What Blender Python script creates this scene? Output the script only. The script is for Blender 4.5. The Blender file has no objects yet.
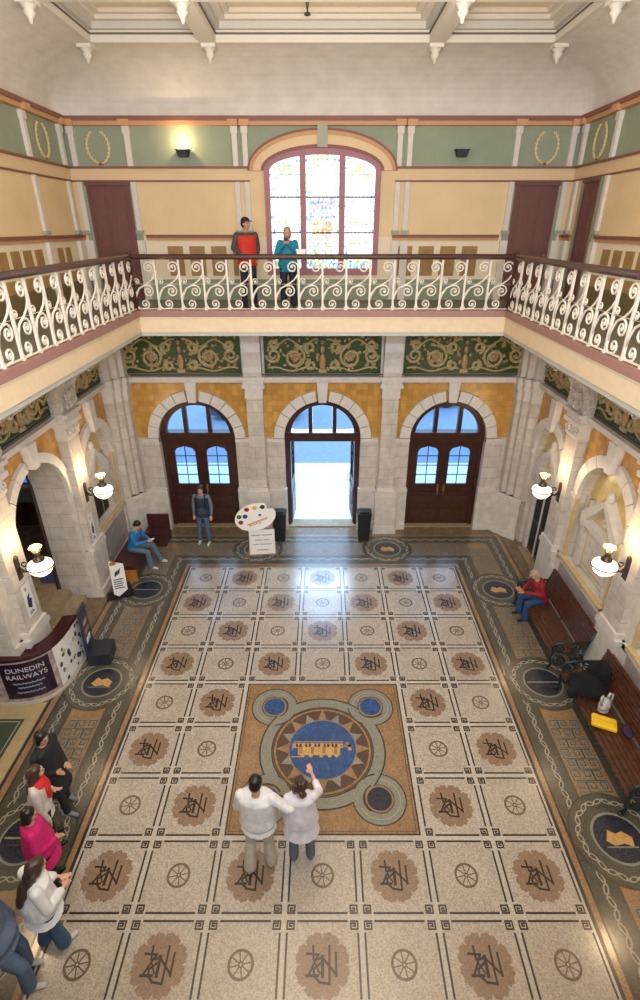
import bpy, bmesh, math, random
from mathutils import Vector, Matrix
random.seed(7)
R = math.radians; PI = math.pi
C = bpy.context.scene.collection
sc = bpy.context.scene

# ------------------------------------------------------------------ camera, world, lights
cam = bpy.data.objects.new('camera', bpy.data.cameras.new('camera')); C.objects.link(cam)
cam.location = (0, 0, 8.0); cam.rotation_euler = (R(90-27.35), 0, 0)
cam.data.sensor_fit = 'VERTICAL'; cam.data.sensor_height = 36; cam.data.lens = 36*526/1000
cam.data.shift_x = -0.0025; cam.data.clip_start = .02
sc.camera = cam
sc.view_settings.view_transform = 'Standard'; sc.view_settings.look = 'None'
sc.view_settings.gamma = 1; sc.view_settings.use_curve_mapping = False
sc.view_settings.exposure = 0.0
w = bpy.data.worlds.new('sky'); sc.world = w; w.use_nodes = True
bg = w.node_tree.nodes['Background']; bg.inputs[0].default_value = (.42, .66, 1, 1); bg.inputs[1].default_value = 3.4

def area(name, loc, rot, sx, sy, power, col):
    l = bpy.data.lights.new(name, 'AREA'); l.shape = 'RECTANGLE'; l.size = sx; l.size_y = sy; l.energy = power; l.color = col
    o = bpy.data.objects.new(name, l); o.location = loc; o.rotation_euler = rot; C.objects.link(o); return o
def point(name, loc, power, col, rad=.08):
    l = bpy.data.lights.new(name, 'POINT'); l.energy = power; l.color = col; l.shadow_soft_size = rad
    o = bpy.data.objects.new(name, l); o.location = loc; C.objects.link(o); return o
area('near_window_light', (0, -1.2, 8.6), (R(76), 0, 0), 5.0, 2.8, 900, (.80, .89, 1))
area('overhead_fill', (0, 5.2, 10.7), (0, 0, 0), 6.0, 7.0, 85, (1, .94, .86))  # added fill shining down; no ceiling lamp hangs here
area('upward_fill', (0, 5.0, 8.6), (R(180), 0, 0), 5, 6, 880, (1, .91, .80))  # added unseen fill in mid-air, aimed up to brighten cove and upper walls
for X in (-5.15, 5.15):
    for Y in (10.7, 7.7, 4.6):
        point('lamp_glow', (X*.965, Y, 3.12), 42, (1, .72, .42), .1)
point('sconce_glow', (-3.02, 13.46, 9.66), 15, (1, .78, .42), .04)
point('stair_glow', (-8.0, 9.4, 4.2), 35, (1, .7, .4), .1)
area('doorway_daylight', (0, 14.6, 3.4), (R(-60), 0, 0), 1.8, 1.6, 170, (.45, .68, 1))

# ------------------------------------------------------------------ materials
MATS = {}
def mat(name, col, rough=.6, metal=0, noise=.0, nscale=8, bump=0, emit=0, spec=.5, vor=0, vscale=60, coat=0):
    if name in MATS: return MATS[name]
    m = bpy.data.materials.new(name); m.use_nodes = True; n = m.node_tree; b = n.nodes['Principled BSDF']
    c = tuple(col) + (1,)
    b.inputs['Base Color'].default_value = c; b.inputs['Roughness'].default_value = rough
    b.inputs['Metallic'].default_value = metal; b.inputs['Specular IOR Level'].default_value = spec
    b.inputs['Coat Weight'].default_value = coat; b.inputs['Coat Roughness'].default_value = .12
    tc = n.nodes.new('ShaderNodeTexCoord')
    nz = n.nodes.new('ShaderNodeTexNoise'); nz.inputs['Scale'].default_value = nscale; nz.inputs['Detail'].default_value = 5
    n.links.new(tc.outputs['Object'], nz.inputs['Vector'])
    if noise or vor:
        mr = n.nodes.new('ShaderNodeMapRange'); mr.inputs[1].default_value = .3; mr.inputs[2].default_value = .7
        mr.inputs[3].default_value = 1-noise; mr.inputs[4].default_value = 1+noise
        n.links.new(nz.outputs[0], mr.inputs[0])
        fac = mr.outputs[0]
        if vor:
            v = n.nodes.new('ShaderNodeTexVoronoi'); v.inputs['Scale'].default_value = vscale
            n.links.new(tc.outputs['Object'], v.inputs['Vector'])
            sp = n.nodes.new('ShaderNodeSeparateColor'); n.links.new(v.outputs['Color'], sp.inputs[0])
            m2 = n.nodes.new('ShaderNodeMapRange'); m2.inputs[3].default_value = 1-vor; m2.inputs[4].default_value = 1+vor
            n.links.new(sp.outputs[0], m2.inputs[0])
            mu = n.nodes.new('ShaderNodeMath'); mu.operation = 'MULTIPLY'
            n.links.new(fac, mu.inputs[0]); n.links.new(m2.outputs[0], mu.inputs[1]); fac = mu.outputs[0]
        vm = n.nodes.new('ShaderNodeVectorMath'); vm.operation = 'SCALE'; vm.inputs[0].default_value = col
        n.links.new(fac, vm.inputs['Scale']); n.links.new(vm.outputs[0], b.inputs['Base Color'])
    if bump:
        bp = n.nodes.new('ShaderNodeBump'); bp.inputs['Strength'].default_value = bump; bp.inputs['Distance'].default_value = .03
        n.links.new(nz.outputs[0], bp.inputs['Height']); n.links.new(bp.outputs[0], b.inputs['Normal'])
    if emit:
        b.inputs['Emission Color'].default_value = c; b.inputs['Emission Strength'].default_value = emit
    if 'mosaic' in name: b.inputs['Specular IOR Level'].default_value = .75; b.inputs['Coat Weight'].default_value = .35; b.inputs['Coat Roughness'].default_value = .24
    MATS[name] = m; return m
def brick(name, c1, c2, mortar, bw, bh, rough=.4, msize=.006, off=.5, spec=.5):
    if name in MATS: return MATS[name]
    m = bpy.data.materials.new(name); m.use_nodes = True; n = m.node_tree; b = n.nodes['Principled BSDF']
    b.inputs['Roughness'].default_value = rough; b.inputs['Specular IOR Level'].default_value = spec
    tc = n.nodes.new('ShaderNodeTexCoord'); t = n.nodes.new('ShaderNodeTexBrick')
    t.inputs['Color1'].default_value = tuple(c1)+(1,); t.inputs['Color2'].default_value = tuple(c2)+(1,)
    t.inputs['Mortar'].default_value = tuple(mortar)+(1,)
    t.inputs['Scale'].default_value = 1; t.inputs['Mortar Size'].default_value = msize
    t.inputs['Brick Width'].default_value = bw; t.inputs['Row Height'].default_value = bh; t.offset = off
    n.links.new(tc.outputs['UV'], t.inputs['Vector'])
    nz = n.nodes.new('ShaderNodeTexNoise'); nz.inputs['Scale'].default_value = 5; nz.inputs['Detail'].default_value = 6
    n.links.new(tc.outputs['Object'], nz.inputs['Vector'])
    mr = n.nodes.new('ShaderNodeMapRange'); mr.inputs[1].default_value = .3; mr.inputs[2].default_value = .7
    mr.inputs[3].default_value = .86; mr.inputs[4].default_value = 1.12; n.links.new(nz.outputs[0], mr.inputs[0])
    vm = n.nodes.new('ShaderNodeVectorMath'); vm.operation = 'SCALE'
    n.links.new(t.outputs[0], vm.inputs[0]); n.links.new(mr.outputs[0], vm.inputs['Scale']); n.links.new(vm.outputs[0], b.inputs['Base Color'])
    MATS[name] = m; return m
def glassmat(name, tint, refl=.12):
    m = bpy.data.materials.new(name); m.use_nodes = True; n = m.node_tree; n.nodes.clear()
    o = n.nodes.new('ShaderNodeOutputMaterial'); mx = n.nodes.new('ShaderNodeMixShader'); mx.inputs[0].default_value = refl
    t = n.nodes.new('ShaderNodeBsdfTransparent'); t.inputs[0].default_value = tuple(tint)+(1,)
    g = n.nodes.new('ShaderNodeBsdfGlossy'); g.inputs['Roughness'].default_value = .05
    n.links.new(t.outputs[0], mx.inputs[1]); n.links.new(g.outputs[0], mx.inputs[2]); n.links.new(mx.outputs[0], o.inputs[0])
    MATS[name] = m; return m

marble = brick('pale_marble_blocks', (.62, .56, .49), (.54, .49, .43), (.36, .31, .26), .62, .33, .35)
marble_w = mat('white_marble', (.63, .58, .52), .38, noise=.14, nscale=6)
marble_g = mat('grey_marble_dado', (.36, .32, .29), .3, noise=.2, nscale=7)
carved = mat('carved_stone', (.60, .55, .50), .6, noise=.25, nscale=22, bump=1.0)
otile = brick('orange_glazed_tiles', (.60, .33, .08), (.46, .23, .045), (.36, .22, .07), .15, .15, .25, .004, 0)
ytile = brick('yellow_tympanum_tiles', (.66, .52, .22), (.60, .46, .18), (.5, .38, .16), .15, .15, .3, .003, 0)
ystone = mat('ochre_stone_strip', (.58, .44, .22), .35, noise=.12)
frz_g = mat('frieze_green_glaze', (.045, .075, .022), .3, noise=.3, nscale=14)
frz_o = mat('frieze_gold_glaze', (.42, .34, .16), .32, noise=.25, nscale=20)
frz_p = mat('frieze_pink_glaze', (.42, .24, .12), .32, noise=.25, nscale=20)
white_c = mat('white_cornice_stone', (.66, .62, .57), .45, noise=.08)
slabm = mat('cream_fascia_paint', (.78, .62, .42), .6, noise=.04)
slabg = mat('soffit_grey_paint', (.50, .50, .45), .6)
pinkm = mat('dusty_pink_paint', (.36, .19, .165), .55, noise=.05)
green = mat('sage_green_paint', (.29, .32, .225), .7, noise=.06, nscale=2)
yellow = mat('pale_yellow_paint', (.78, .58, .33), .7, noise=.05, nscale=1.5)
creamb = mat('cream_band_paint', (.76, .55, .32), .65)
cream_l = mat('light_cream_paint', (.80, .68, .48), .65)
redline = mat('dark_red_line_paint', (.24, .09, .06), .6)
orangel = mat('terracotta_line_paint', (.58, .30, .14), .6)
pilp = mat('pale_pink_plaster', (.70, .63, .56), .6, noise=.04)
pilgc = mat('green_cap_paint', (.36, .37, .26), .6)
brownp = mat('brown_panel_paint', (.34, .20, .07), .6, noise=.15)
maroon = mat('maroon_door_paint', (.165, .062, .055), .45, noise=.06)
maroon_w = mat('rose_window_frame_paint', (.36, .135, .15), .5)
coveM = mat('embossed_cove_plaster', (.66, .60, .53), .7, noise=.07, nscale=3, bump=.35)
beamM = mat('white_beam_plaster', (.62, .56, .47), .6)
beam2 = mat('grey_moulding_paint', (.49, .46, .40), .6)
panelM = mat('cream_ceiling_plaster', (.68, .56, .38), .7, noise=.04)
lineM = mat('dark_groove_line', (.12, .10, .08), .7)
darkwood = mat('dark_varnished_wood', (.060, .024, .014), .32, noise=.3, nscale=6, spec=.5)
handwood = mat('dark_handrail_wood', (.055, .020, .015), .22, noise=.2)
doorwood = mat('red_brown_door_wood', (.050, .017, .010), .33, noise=.3, nscale=5)
black = mat('matt_black', (.010, .010, .011), .6)
iron_w = mat('cream_painted_iron', (.78, .73, .64), .45, noise=.05)
bronze = mat('dark_bronze', (.10, .075, .05), .4, metal=.7)
brass = mat('brass', (.55, .38, .14), .3, metal=.9)
globeM = mat('lit_opal_glass', (1, .84, .62), .4, emit=2.2)
bulbM = mat('glowing_bulb', (1, .80, .45), .4, emit=14)
slatm = mat('red_brown_bench_wood', (.085, .030, .016), .28, noise=.35, nscale=9)
irong = mat('dark_green_cast_iron', (.018, .035, .036), .35, metal=.3)
wreathM = mat('gilded_plaster', (.70, .54, .26), .5)
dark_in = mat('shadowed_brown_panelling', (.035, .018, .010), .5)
stepM = mat('worn_stone_steps', (.33, .26, .16), .5, noise=.2)
clear = glassmat('clear_glass', (.86, .93, 1.0), .08)

# ------------------------------------------------------------------ mesh builder
class MB:
    def __init__(s, T=None): s.v = []; s.f = []; s.m = []; s.mats = []; s.T = T or (lambda a, b, c: (a, b, c)); s.sm = []
    def mi(s, m):
        if m not in s.mats: s.mats.append(m)
        return s.mats.index(m)
    def vs(s, pts):
        i = len(s.v); s.v += [tuple(s.T(*p)) for p in pts]; return i
    def face(s, pts, m, smooth=False):
        i = s.vs(pts); s.f.append(tuple(range(i, i+len(pts)))); s.m.append(s.mi(m)); s.sm.append(smooth)
    def box(s, x0, x1, y0, y1, z0, z1, m, taper=None):
        p = [(x0,y0,z0),(x1,y0,z0),(x1,y1,z0),(x0,y1,z0),(x0,y0,z1),(x1,y0,z1),(x1,y1,z1),(x0,y1,z1)]
        i = s.vs(p); k = s.mi(m)
        for q in ((0,3,2,1),(4,5,6,7),(0,1,5,4),(1,2,6,5),(2,3,7,6),(3,0,4,7)):
            s.f.append(tuple(i+a for a in q)); s.m.append(k); s.sm.append(False)
    def hexa(s, p, m):
        i = s.vs(p); k = s.mi(m)
        for q in ((0,3,2,1),(4,5,6,7),(0,1,5,4),(1,2,6,5),(2,3,7,6),(3,0,4,7)):
            s.f.append(tuple(i+a for a in q)); s.m.append(k); s.sm.append(False)
    def prism(s, poly, d0, d1, m, axis='d'):
        """poly of (a,h) in the first/third coordinate, extruded along the second"""
        n = len(poly)
        a = [(p[0], d0, p[1]) for p in poly] + [(p[0], d1, p[1]) for p in poly]
        if axis == 's': a = [(d0, p[0], p[1]) for p in poly] + [(d1, p[0], p[1]) for p in poly]
        if axis == 'h': a = [(p[0], p[1], d0) for p in poly] + [(p[0], p[1], d1) for p in poly]
        i = s.vs(a); k = s.mi(m)
        s.f.append(tuple(i+j for j in range(n))); s.m.append(k); s.sm.append(False)
        s.f.append(tuple(i+n+j for j in reversed(range(n)))); s.m.append(k); s.sm.append(False)
        for j in range(n):
            j2 = (j+1) % n
            s.f.append((i+j, i+j+n, i+j2+n, i+j2)); s.m.append(k); s.sm.append(False)
    def rings(s, rings, m, cap=True, smooth=True):
        n = len(rings[0]); i = s.vs([p for r in rings for p in r]); k = s.mi(m)
        for a in range(len(rings)-1):
            for j in range(n):
                j2 = (j+1) % n
                s.f.append((i+a*n+j, i+a*n+j2, i+(a+1)*n+j2, i+(a+1)*n+j)); s.m.append(k); s.sm.append(smooth)
        if cap:
            s.f.append(tuple(i+j for j in reversed(range(n)))); s.m.append(k); s.sm.append(False)
            e = i+(len(rings)-1)*n
            s.f.append(tuple(e+j for j in range(n))); s.m.append(k); s.sm.append(False)
    def tube(s, path, r, m, n=6, flat=1.0):
        P = [Vector(p) for p in path]; rr = r if isinstance(r, (list, tuple)) else [r]*len(P)
        rings = []; up = None
        for i, p in enumerate(P):
            t = (P[min(i+1, len(P)-1)] - P[max(i-1, 0)])
            if t.length < 1e-9: t = Vector((0,0,1))
            t.normalize()
            if up is None:
                up = Vector((0,1,0)) if abs(t.y) < .8 else Vector((1,0,0))
            u = (up - t*up.dot(t)); u.normalize(); up = u; v = t.cross(u)
            rings.append([tuple(p + u*math.cos(2*PI*k/n)*rr[i]*flat + v*math.sin(2*PI*k/n)*rr[i]) for k in range(n)])
        s.rings(rings, m)
    def lathe(s, prof, c, m, n=16, ax='z'):
        rings = []
        for r, z in prof:
            rings.append([(c[0]+r*math.cos(2*PI*k/n), c[1]+r*math.sin(2*PI*k/n), c[2]+z) for k in range(n)])
        s.rings(rings, m)
    def ell(s, c, r, m, n=14, q=9):
        prof = []
        rings = []
        for i in range(q+1):
            a = -PI/2 + PI*i/q; a = max(-PI/2+.02, min(PI/2-.02, a))
            rings.append([(c[0]+r[0]*math.cos(a)*math.cos(2*PI*k/n), c[1]+r[1]*math.cos(a)*math.sin(2*PI*k/n), c[2]+r[2]*math.sin(a)) for k in range(n)])
        s.rings(rings, m)
    def build(s, name, parent=None, kind=None, label=None, cat=None, group=None, loc=None, recalc=True):
        me = bpy.data.meshes.new(name)
        v = s.v
        if loc is not None: v = [(a-loc[0], b-loc[1], c-loc[2]) for a, b, c in v]
        me.from_pydata(v, [], s.f)
        for m in s.mats: me.materials.append(m)
        me.polygons.foreach_set('material_index', s.m); me.polygons.foreach_set('use_smooth', s.sm)
        if recalc:
            bm = bmesh.new(); bm.from_mesh(me); bmesh.ops.recalc_face_normals(bm, faces=bm.faces); bm.to_mesh(me); bm.free()
        uv = me.uv_layers.new(name='UVMap')
        for p in me.polygons:
            nx, ny, nz = (abs(q) for q in p.normal)
            for li in p.loop_indices:
                c = me.vertices[me.loops[li].vertex_index].co
                if loc is not None: c = c + Vector(loc)
                uv.data[li].uv = (c.x, c.y) if nz > nx and nz > ny else ((c.x, c.z) if ny >= nx else (c.y, c.z))
        o = bpy.data.objects.new(name, me); C.objects.link(o)
        if loc is not None: o.location = loc
        if parent: o.parent = parent
        tag(o, label, cat, group, kind); return o
def tag(o, label=None, cat=None, group=None, kind=None):
    if label: o['label'] = label
    if cat: o['category'] = cat
    if group: o['group'] = group
    if kind: o['kind'] = kind
    return o
def empty(name, loc=(0,0,0), rz=0, label=None, cat=None, group=None, kind=None):
    o = bpy.data.objects.new(name, None); C.objects.link(o); o.location = loc; o.rotation_euler = (0,0,rz)
    o.empty_display_size = .1
    return tag(o, label, cat, group, kind)
def copy_tree(o, parent=None):
    c = o.copy(); C.objects.link(c)
    if parent is not None: c.parent = parent
    for ch in list(o.children): copy_tree(ch, c)
    return c
S = 'structure'
WX = 5.6; WY = 13.7
def TB(s, d, h): return (s, WY-d, h)            # back wall: along X, out of the wall, up
def TR(s, d, h): return (WX-d, s, h)
def TL(s, d, h): return (-WX+d, s, h)
def arc(cx, cz, r, a0, a1, n): return [(cx+r*math.cos(a0+(a1-a0)*i/n), cz+r*math.sin(a0+(a1-a0)*i/n)) for i in range(n+1)]
def spiral(cx, cz, r0, r1, a0, turns, n=18, ccw=1):
    return [(cx+(r0+(r1-r0)*i/n)*math.cos(a0+ccw*turns*2*PI*i/n), cz+(r0+(r1-r0)*i/n)*math.sin(a0+ccw*turns*2*PI*i/n)) for i in range(n+1)]

def holed(mb, s0, s1, h0, h1, c, r, spring, bottom, m, d=0, depth=.4, mr=None, n=20):
    """wall rectangle with a round headed opening"""
    mr = mr or m
    def q(a, b, e, f): mb.face([(a, d, e), (b, d, e), (b, d, f), (a, d, f)], m)
    lo = max(h0, bottom)
    if bottom > h0: q(s0, s1, h0, bottom)
    if spring > lo:
        q(s0, c-r, lo, spring); q(c+r, s1, lo, spring)
    base = max(spring, h0)
    if h1 > base:
        q(s0, c-r, base, h1); q(c+r, s1, base, h1)
        pts = arc(c, spring, r, PI, 0, n)
        for i in range(n):
            a, b = pts[i], pts[i+1]
            mb.face([(a[0], d, max(a[1], h0)), (b[0], d, max(b[1], h0)), (b[0], d, h1), (a[0], d, h1)], m)
            if depth: mb.face([(a[0], d, a[1]), (b[0], d, b[1]), (b[0], d-depth, b[1]), (a[0], d-depth, a[1])], mr, True)
    if depth:
        for sx in (c-r, c+r):
            if spring > lo: mb.face([(sx, d, lo), (sx, d, spring), (sx, d-depth, spring), (sx, d-depth, lo)], mr)

# ------------------------------------------------------------------ floor with its mosaic
def build_floor():
    mb = MB()
    tileM = mat('cream_mosaic', (.45, .40, .335), .20, noise=.06, nscale=1.5, vor=.22, vscale=70)
    stripM = mat('white_mosaic', (.50, .46, .40), .20, vor=.15, vscale=70)
    blk = mat('black_mosaic', (.030, .024, .020), .28, vor=.3, vscale=70)
    brn = mat('brown_mosaic', (.26, .175, .115), .3, vor=.2, vscale=70)
    whl = mat('umber_mosaic', (.15, .10, .07), .3, vor=.2, vscale=70)
    sep = mat('dark_sepia_mosaic', (.022, .012, .008), .35)
    dbr = mat('dark_brown_mosaic', (.085, .045, .028), .3, vor=.3, vscale=70)
    org = mat('orange_mosaic', (.30, .18, .09), .2, noise=.12, nscale=3, vor=.25, vscale=70)
    grn = mat('green_mosaic', (.088, .083, .060), .2, noise=.12, nscale=4, vor=.3, vscale=70)
    gry = mat('grey_green_mosaic', (.24, .24, .19), .2, vor=.15, vscale=70)
    wht = mat('pale_chain_mosaic', (.34, .31, .25), .3)
    blu = mat('blue_mosaic', (.022, .075, .22), .24, noise=.2, vor=.35, vscale=70)
    nvy = mat('navy_mosaic', (.022, .024, .040), .25, vor=.35, vscale=70)
    gld = mat('gold_mosaic', (.55, .32, .10), .28, vor=.25, vscale=70)
    plain = mat('plain_brown_tile', (.20, .14, .08), .2, noise=.15, nscale=3, vor=.2, vscale=12)
    yel = mat('yellow_floor_tile', (.46, .36, .19), .25, noise=.1)
    dgn = mat('dark_green_floor_tile', (.06, .085, .055), .25, noise=.1)
    Z = .0012
    def rect(x0, x1, y0, y1, m, l): mb.face([(x0,y0,l*Z),(x1,y0,l*Z),(x1,y1,l*Z),(x0,y1,l*Z)], m)
    def disc(cx, cy, r, m, l, n=32, ry=None):
        ry = ry or r; mb.face([(cx+r*math.cos(2*PI*k/n), cy+ry*math.sin(2*PI*k/n), l*Z) for k in range(n)], m)
    lc = [0]
    def line(pts, wd, m, l):
        l0 = l
        for a, b in zip(pts, pts[1:]):
            lc[0] = (lc[0]+1) % 14; l = l0+lc[0]*.03
            A = Vector(a); B = Vector(b); t = B-A
            if t.length < 1e-6: continue
            t.normalize(); n = Vector((-t.y, t.x))*wd/2; A = A-t*wd*.5; B = B+t*wd*.5
            mb.face([(A.x-n.x, A.y-n.y, l*Z), (B.x-n.x, B.y-n.y, l*Z), (B.x+n.x, B.y+n.y, l*Z), (A.x+n.x, A.y+n.y, l*Z)], m)
    def ringp(cx, cy, r0, r1, m, l, n=40, a0=0, a1=2*PI):
        for k in range(n):
            p = a0+(a1-a0)*k/n; q = a0+(a1-a0)*(k+1)/n
            mb.face([(cx+r0*math.cos(p), cy+r0*math.sin(p), l*Z), (cx+r1*math.cos(p), cy+r1*math.sin(p), l*Z), (cx+r1*math.cos(q), cy+r1*math.sin(q), l*Z), (cx+r0*math.cos(q), cy+r0*math.sin(q), l*Z)], m)
    # slab
    mb.box(-7.4, 7.4, -2.2, 13.95, -.25, 0, plain); mb.box(-12.2, -7.4, 6.9, 13.95, -.25, 0, plain)
    Y0, Y1 = .6, 11.6
    # outer border frames
    def frame(a, b, m, l):       # band between offsets a and b outside the tile field
        rect(-3.5-b, 3.5+b, Y1+a, Y1+b, m, l); rect(-3.5-b, 3.5+b, Y0-b, Y0-a, m, l)
        rect(-3.5-b, -3.5-a, Y0-a, Y1+a, m, l); rect(3.5+a, 3.5+b, Y0-a, Y1+a, m, l)
    frame(0, .05, blk, 2); frame(.05, .135, org, 2); frame(.135, .165, blk, 2)
    frame(.165, .55, grn, 2); frame(.55, 1.2, org, 2); frame(1.2, 1.52, grn, 2)
    frame(.55, .565, blk, 3); frame(1.185, 1.2, blk, 3); frame(1.52, 1.55, blk, 2); frame(1.55, 1.66, org, 2); frame(1.66, 1.70, blk, 2)
    frame(.215, .225, blk, 3); frame(.50, .508, blk, 3); frame(1.24, 1.25, blk, 3); frame(1.47, 1.48, blk, 3)
    def link(cx, cy, a, L=.085, W=.042):
        ca, sa = math.cos(a), math.sin(a); n = 8
        for k in range(n):
            p = 2*PI*k/n; q = 2*PI*(k+1)/n
            def pt(t, f): x = L*f*math.cos(t); y = W*(f if f > .8 else f*.72)*math.sin(t); return (cx+x*ca-y*sa, cy+x*sa+y*ca, 4*Z)
            mb.face([pt(p, 1), pt(q, 1), pt(q, .68), pt(p, .68)], wht)
        mb.face([(cx+.022*math.cos(2*PI*k/4), cy+.022*math.sin(2*PI*k/4), 4.5*Z) for k in range(4)], blk)
    def chain_line(x0, y0, x1, y1):
        L = math.hypot(x1-x0, y1-y0); n = int(L/.15); a = math.atan2(y1-y0, x1-x0)
        for i in range(n+1): link(x0+(x1-x0)*i/n, y0+(y1-y0)*i/n, a+(.35 if i % 2 else -.35))
    for off in (.36, 1.36):
        X = 3.5+off
        chain_line(-X, Y1+off, X, Y1+off)
        for s in (-1, 1): chain_line(s*X, 1.5, s*X, Y1+off)
    # meander spirals in the orange panels
    def mean(cx, cy, flip=1, rot=0):
        k = .085
        pts = [(-k, -k), (k, -k), (k, k), (-k*.55, k), (-k*.55, -k*.25), (k*.45, -k*.25), (k*.45, k*.4)]
        o = []
        for x, y in pts:
            x *= flip
            if rot: x, y = -y, x
            o.append((cx+x, cy+y))
        line(o, .04, gry, 3.4); line(o, .016, blk, 4)
    meds = [(s*4.37, y) for s in (-1, 1) for y in (1.6, 4.6, 7.6, 10.6)] + [(-1.81, Y1+.875), (1.81, Y1+.875)]
    for s in (-1, 1):
        for ya, yb in ((2.2, 4.0), (5.2, 7.0), (8.2, 10.0), (11.2, 12.6)):
            n = int((yb-ya-.2)/.2)
            for i in range(n):
                for j in (-1, 0, 1): mean(s*4.37+j*.165*1.1, ya+.2+i*.2, 1 if (i+j) % 2 else -1)
    for xa, xb in ((-4.1, -2.5), (-1.2, 1.2), (2.5, 4.1)):
        n = int((xb-xa-.1)/.2)
        for i in range(n+1):
            for j in (-1, 0, 1): mean(xa+.1+i*.2, Y1+.875+j*.18, 1 if (i+j) % 2 else -1, 1)
    mi = 0; GOLD = {(-4.37, 7.6), (4.37, 4.6), (4.37, 10.6), (-4.37, 1.6), (4.37, 1.6)}
    for cx, cy in meds:
        horiz = abs(cx) < 3
        if horiz: rect(cx-.62, cx+.62, cy-.325, cy+.325, grn, 4.6)
        else: rect(cx-.325, cx+.325, cy-.62, cy+.62, grn, 4.6)
        disc(cx, cy, .70, blk, 5); disc(cx, cy, .685, grn, 5.5)
        for k in range(26):
            a = 2*PI*k/26; link2 = (cx+.56*math.cos(a), cy+.56*math.sin(a))
            ca = a+PI/2+(.35 if k % 2 else -.35)
            L, W = .078, .04
            for t in range(8):
                p = 2*PI*t/8; q = 2*PI*(t+1)/8
                def pt(u, f): x = L*f*math.cos(u); y = W*f*math.sin(u); return (link2[0]+x*math.cos(ca)-y*math.sin(ca), link2[1]+x*math.sin(ca)+y*math.cos(ca), 6.2*Z)
                mb.face([pt(p, 1), pt(q, 1), pt(q, .62), pt(p, .62)], wht)
        ringp(cx, cy, .475, .485, blk, 6.2); ringp(cx, cy, .345, .385, gry, 6.2)
        disc(cx, cy, .35, nvy, 6.6)
        if (cx, cy) in GOLD or horiz:    # small golden picture in the disc
            mb.face([(cx+x, cy+y, 7.4*Z) for x, y in ((-.20, -.04), (-.10, -.11), (.05, -.08), (.17, -.13), (.2, .01), (.08, .10), (-.02, .06), (-.12, .12))], gld)
            line([(cx-.22, cy-.13), (cx+.22, cy-.13)], .02, gry, 7.8)
        else:
            line([(cx-.3, cy), (cx+.3, cy)], .03, gry, 7.4); line([(cx-.2, cy-.1), (cx+.2, cy-.1)], .014, grn, 7.4)
        mi += 1
    # tile field
    rect(-3.5, 3.5, Y0, Y1, stripM, 2.5)
    def key(cx, cy, sx, sy):
        k = .088
        p = [(0, .0), (0, k), (k, k), (k, .28*k), (.36*k, .28*k), (.36*k, .62*k), (.66*k, .62*k)]
        line([(cx+sx*a, cy+sy*b) for a, b in p], .021, blk, 4)
        line([(cx, cy), (cx+sx*k, cy)], .021, blk, 4)
    def monogram(cx, cy):
        pts = []
        n = 96
        for k in range(n):
            a = 2*PI*k/n; r = .335+.012*math.cos(a*24)
            j = (a/(PI/4)) % 1; j = min(j, 1-j)
            if j < .09: r -= .075*(1-j/.09)
            pts.append((cx+r*math.cos(a), cy+r*math.sin(a), 3.6*Z))
        c = (cx, cy, 3.6*Z)
        for k in range(n): mb.face([c, pts[k], pts[(k+1) % n]], brn)
        def M(pl, wd=.026): line([(cx+(x-305)/600, cy+(392-y)/800) for x, y in pl], wd, sep, 5)
        M([(190, 305), (275, 312)]); M([(275, 312), (205, 470)]); M([(190, 478), (272, 478)], .03)
        M([(235, 245), (240, 350), (275, 345)]); M([(305, 330), (305, 480)], .04)
        M([(357, 245), (355, 540), (285, 528), (245, 480), (240, 430), (290, 380)])
        M([(275, 350), (300, 330), (405, 470)]); M([(405, 300), (405, 478)]); M([(255, 390), (285, 460)], .02)
    def wheel(cx, cy):
        ringp(cx, cy, .130, .162, whl, 4, 28); disc(cx, cy, .034, whl, 5, 12); disc(cx, cy, .013, stripM, 6, 8)
        for k in range(8):
            a = PI*k/4+.2; line([(cx+.03*math.cos(a), cy+.03*math.sin(a)), (cx+.135*math.cos(a), cy+.135*math.sin(a))], .016, whl, 4)
    for c in range(-3, 4):
        for r in range(11):
            if abs(c) <= 1 and 4 <= r <= 6: continue
            cx, cy = c*1.0, Y0+.5+r
            e = .455
            rect(cx-e, cx+e, cy-e, cy+e, tileM, 3)
            for s in (-1, 1):
                line([(cx+s*e, cy-e+.14), (cx+s*e, cy+e-.14)], .026, blk, 4)
                line([(cx-e+.14, cy+s*e), (cx+e-.14, cy+s*e)], .026, blk, 4)
                for t in (-1, 1): key(cx+s*e, cy+t*e, -s, -t)
            # row 0 near the camera has r=2; monograms and wheels alternate
            (monogram if (c+r) % 2 == 0 else wheel)(cx, cy)
    # centre square
    rect(-1.46, 1.46, 4.64, 7.56, blk, 3); rect(-1.435, 1.435, 4.665, 7.535, org, 3.6)
    line([(-1.40, 4.70), (1.40, 4.70), (1.40, 7.50), (-1.40, 7.50), (-1.40, 4.70)], .010, blk, 4.2)
    O = (0, 6.1)
    for k in range(4):
        a = PI/4+k*PI/2; cx = 1.27*math.cos(a); cy = 6.1+1.27*math.sin(a)
        disc(cx, cy, .43, blk, 4.6); disc(cx, cy, .41, gry, 5.2)
        ringp(cx, cy, .325, .335, wht, 5.8)
        disc(cx, cy, .24, blk, 5.8); disc(cx, cy, .225, org, 6.4); disc(cx, cy, .195, nvy if k == 3 else blu, 7); 
    ringp(O[0], O[1], .86, 1.09, blk, 6, 64); ringp(O[0], O[1], .885, 1.065, gry, 6.8, 64)
    for k in range(4):       # the loops cross over the ring
        a = PI/4+k*PI/2; cx = 1.27*math.cos(a); cy = 6.1+1.27*math.sin(a)
        ringp(cx, cy, .235, .26, blk, 7.4, 20, a+PI*.9, a+PI*1.55); ringp(cx, cy, .405, .43, blk, 7.4, 24, a+PI*.78, a+PI*1.12)
        ringp(cx, cy, .26, .405, gry, 7.4, 20, a+PI*.95, a+PI*1.4)
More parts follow.
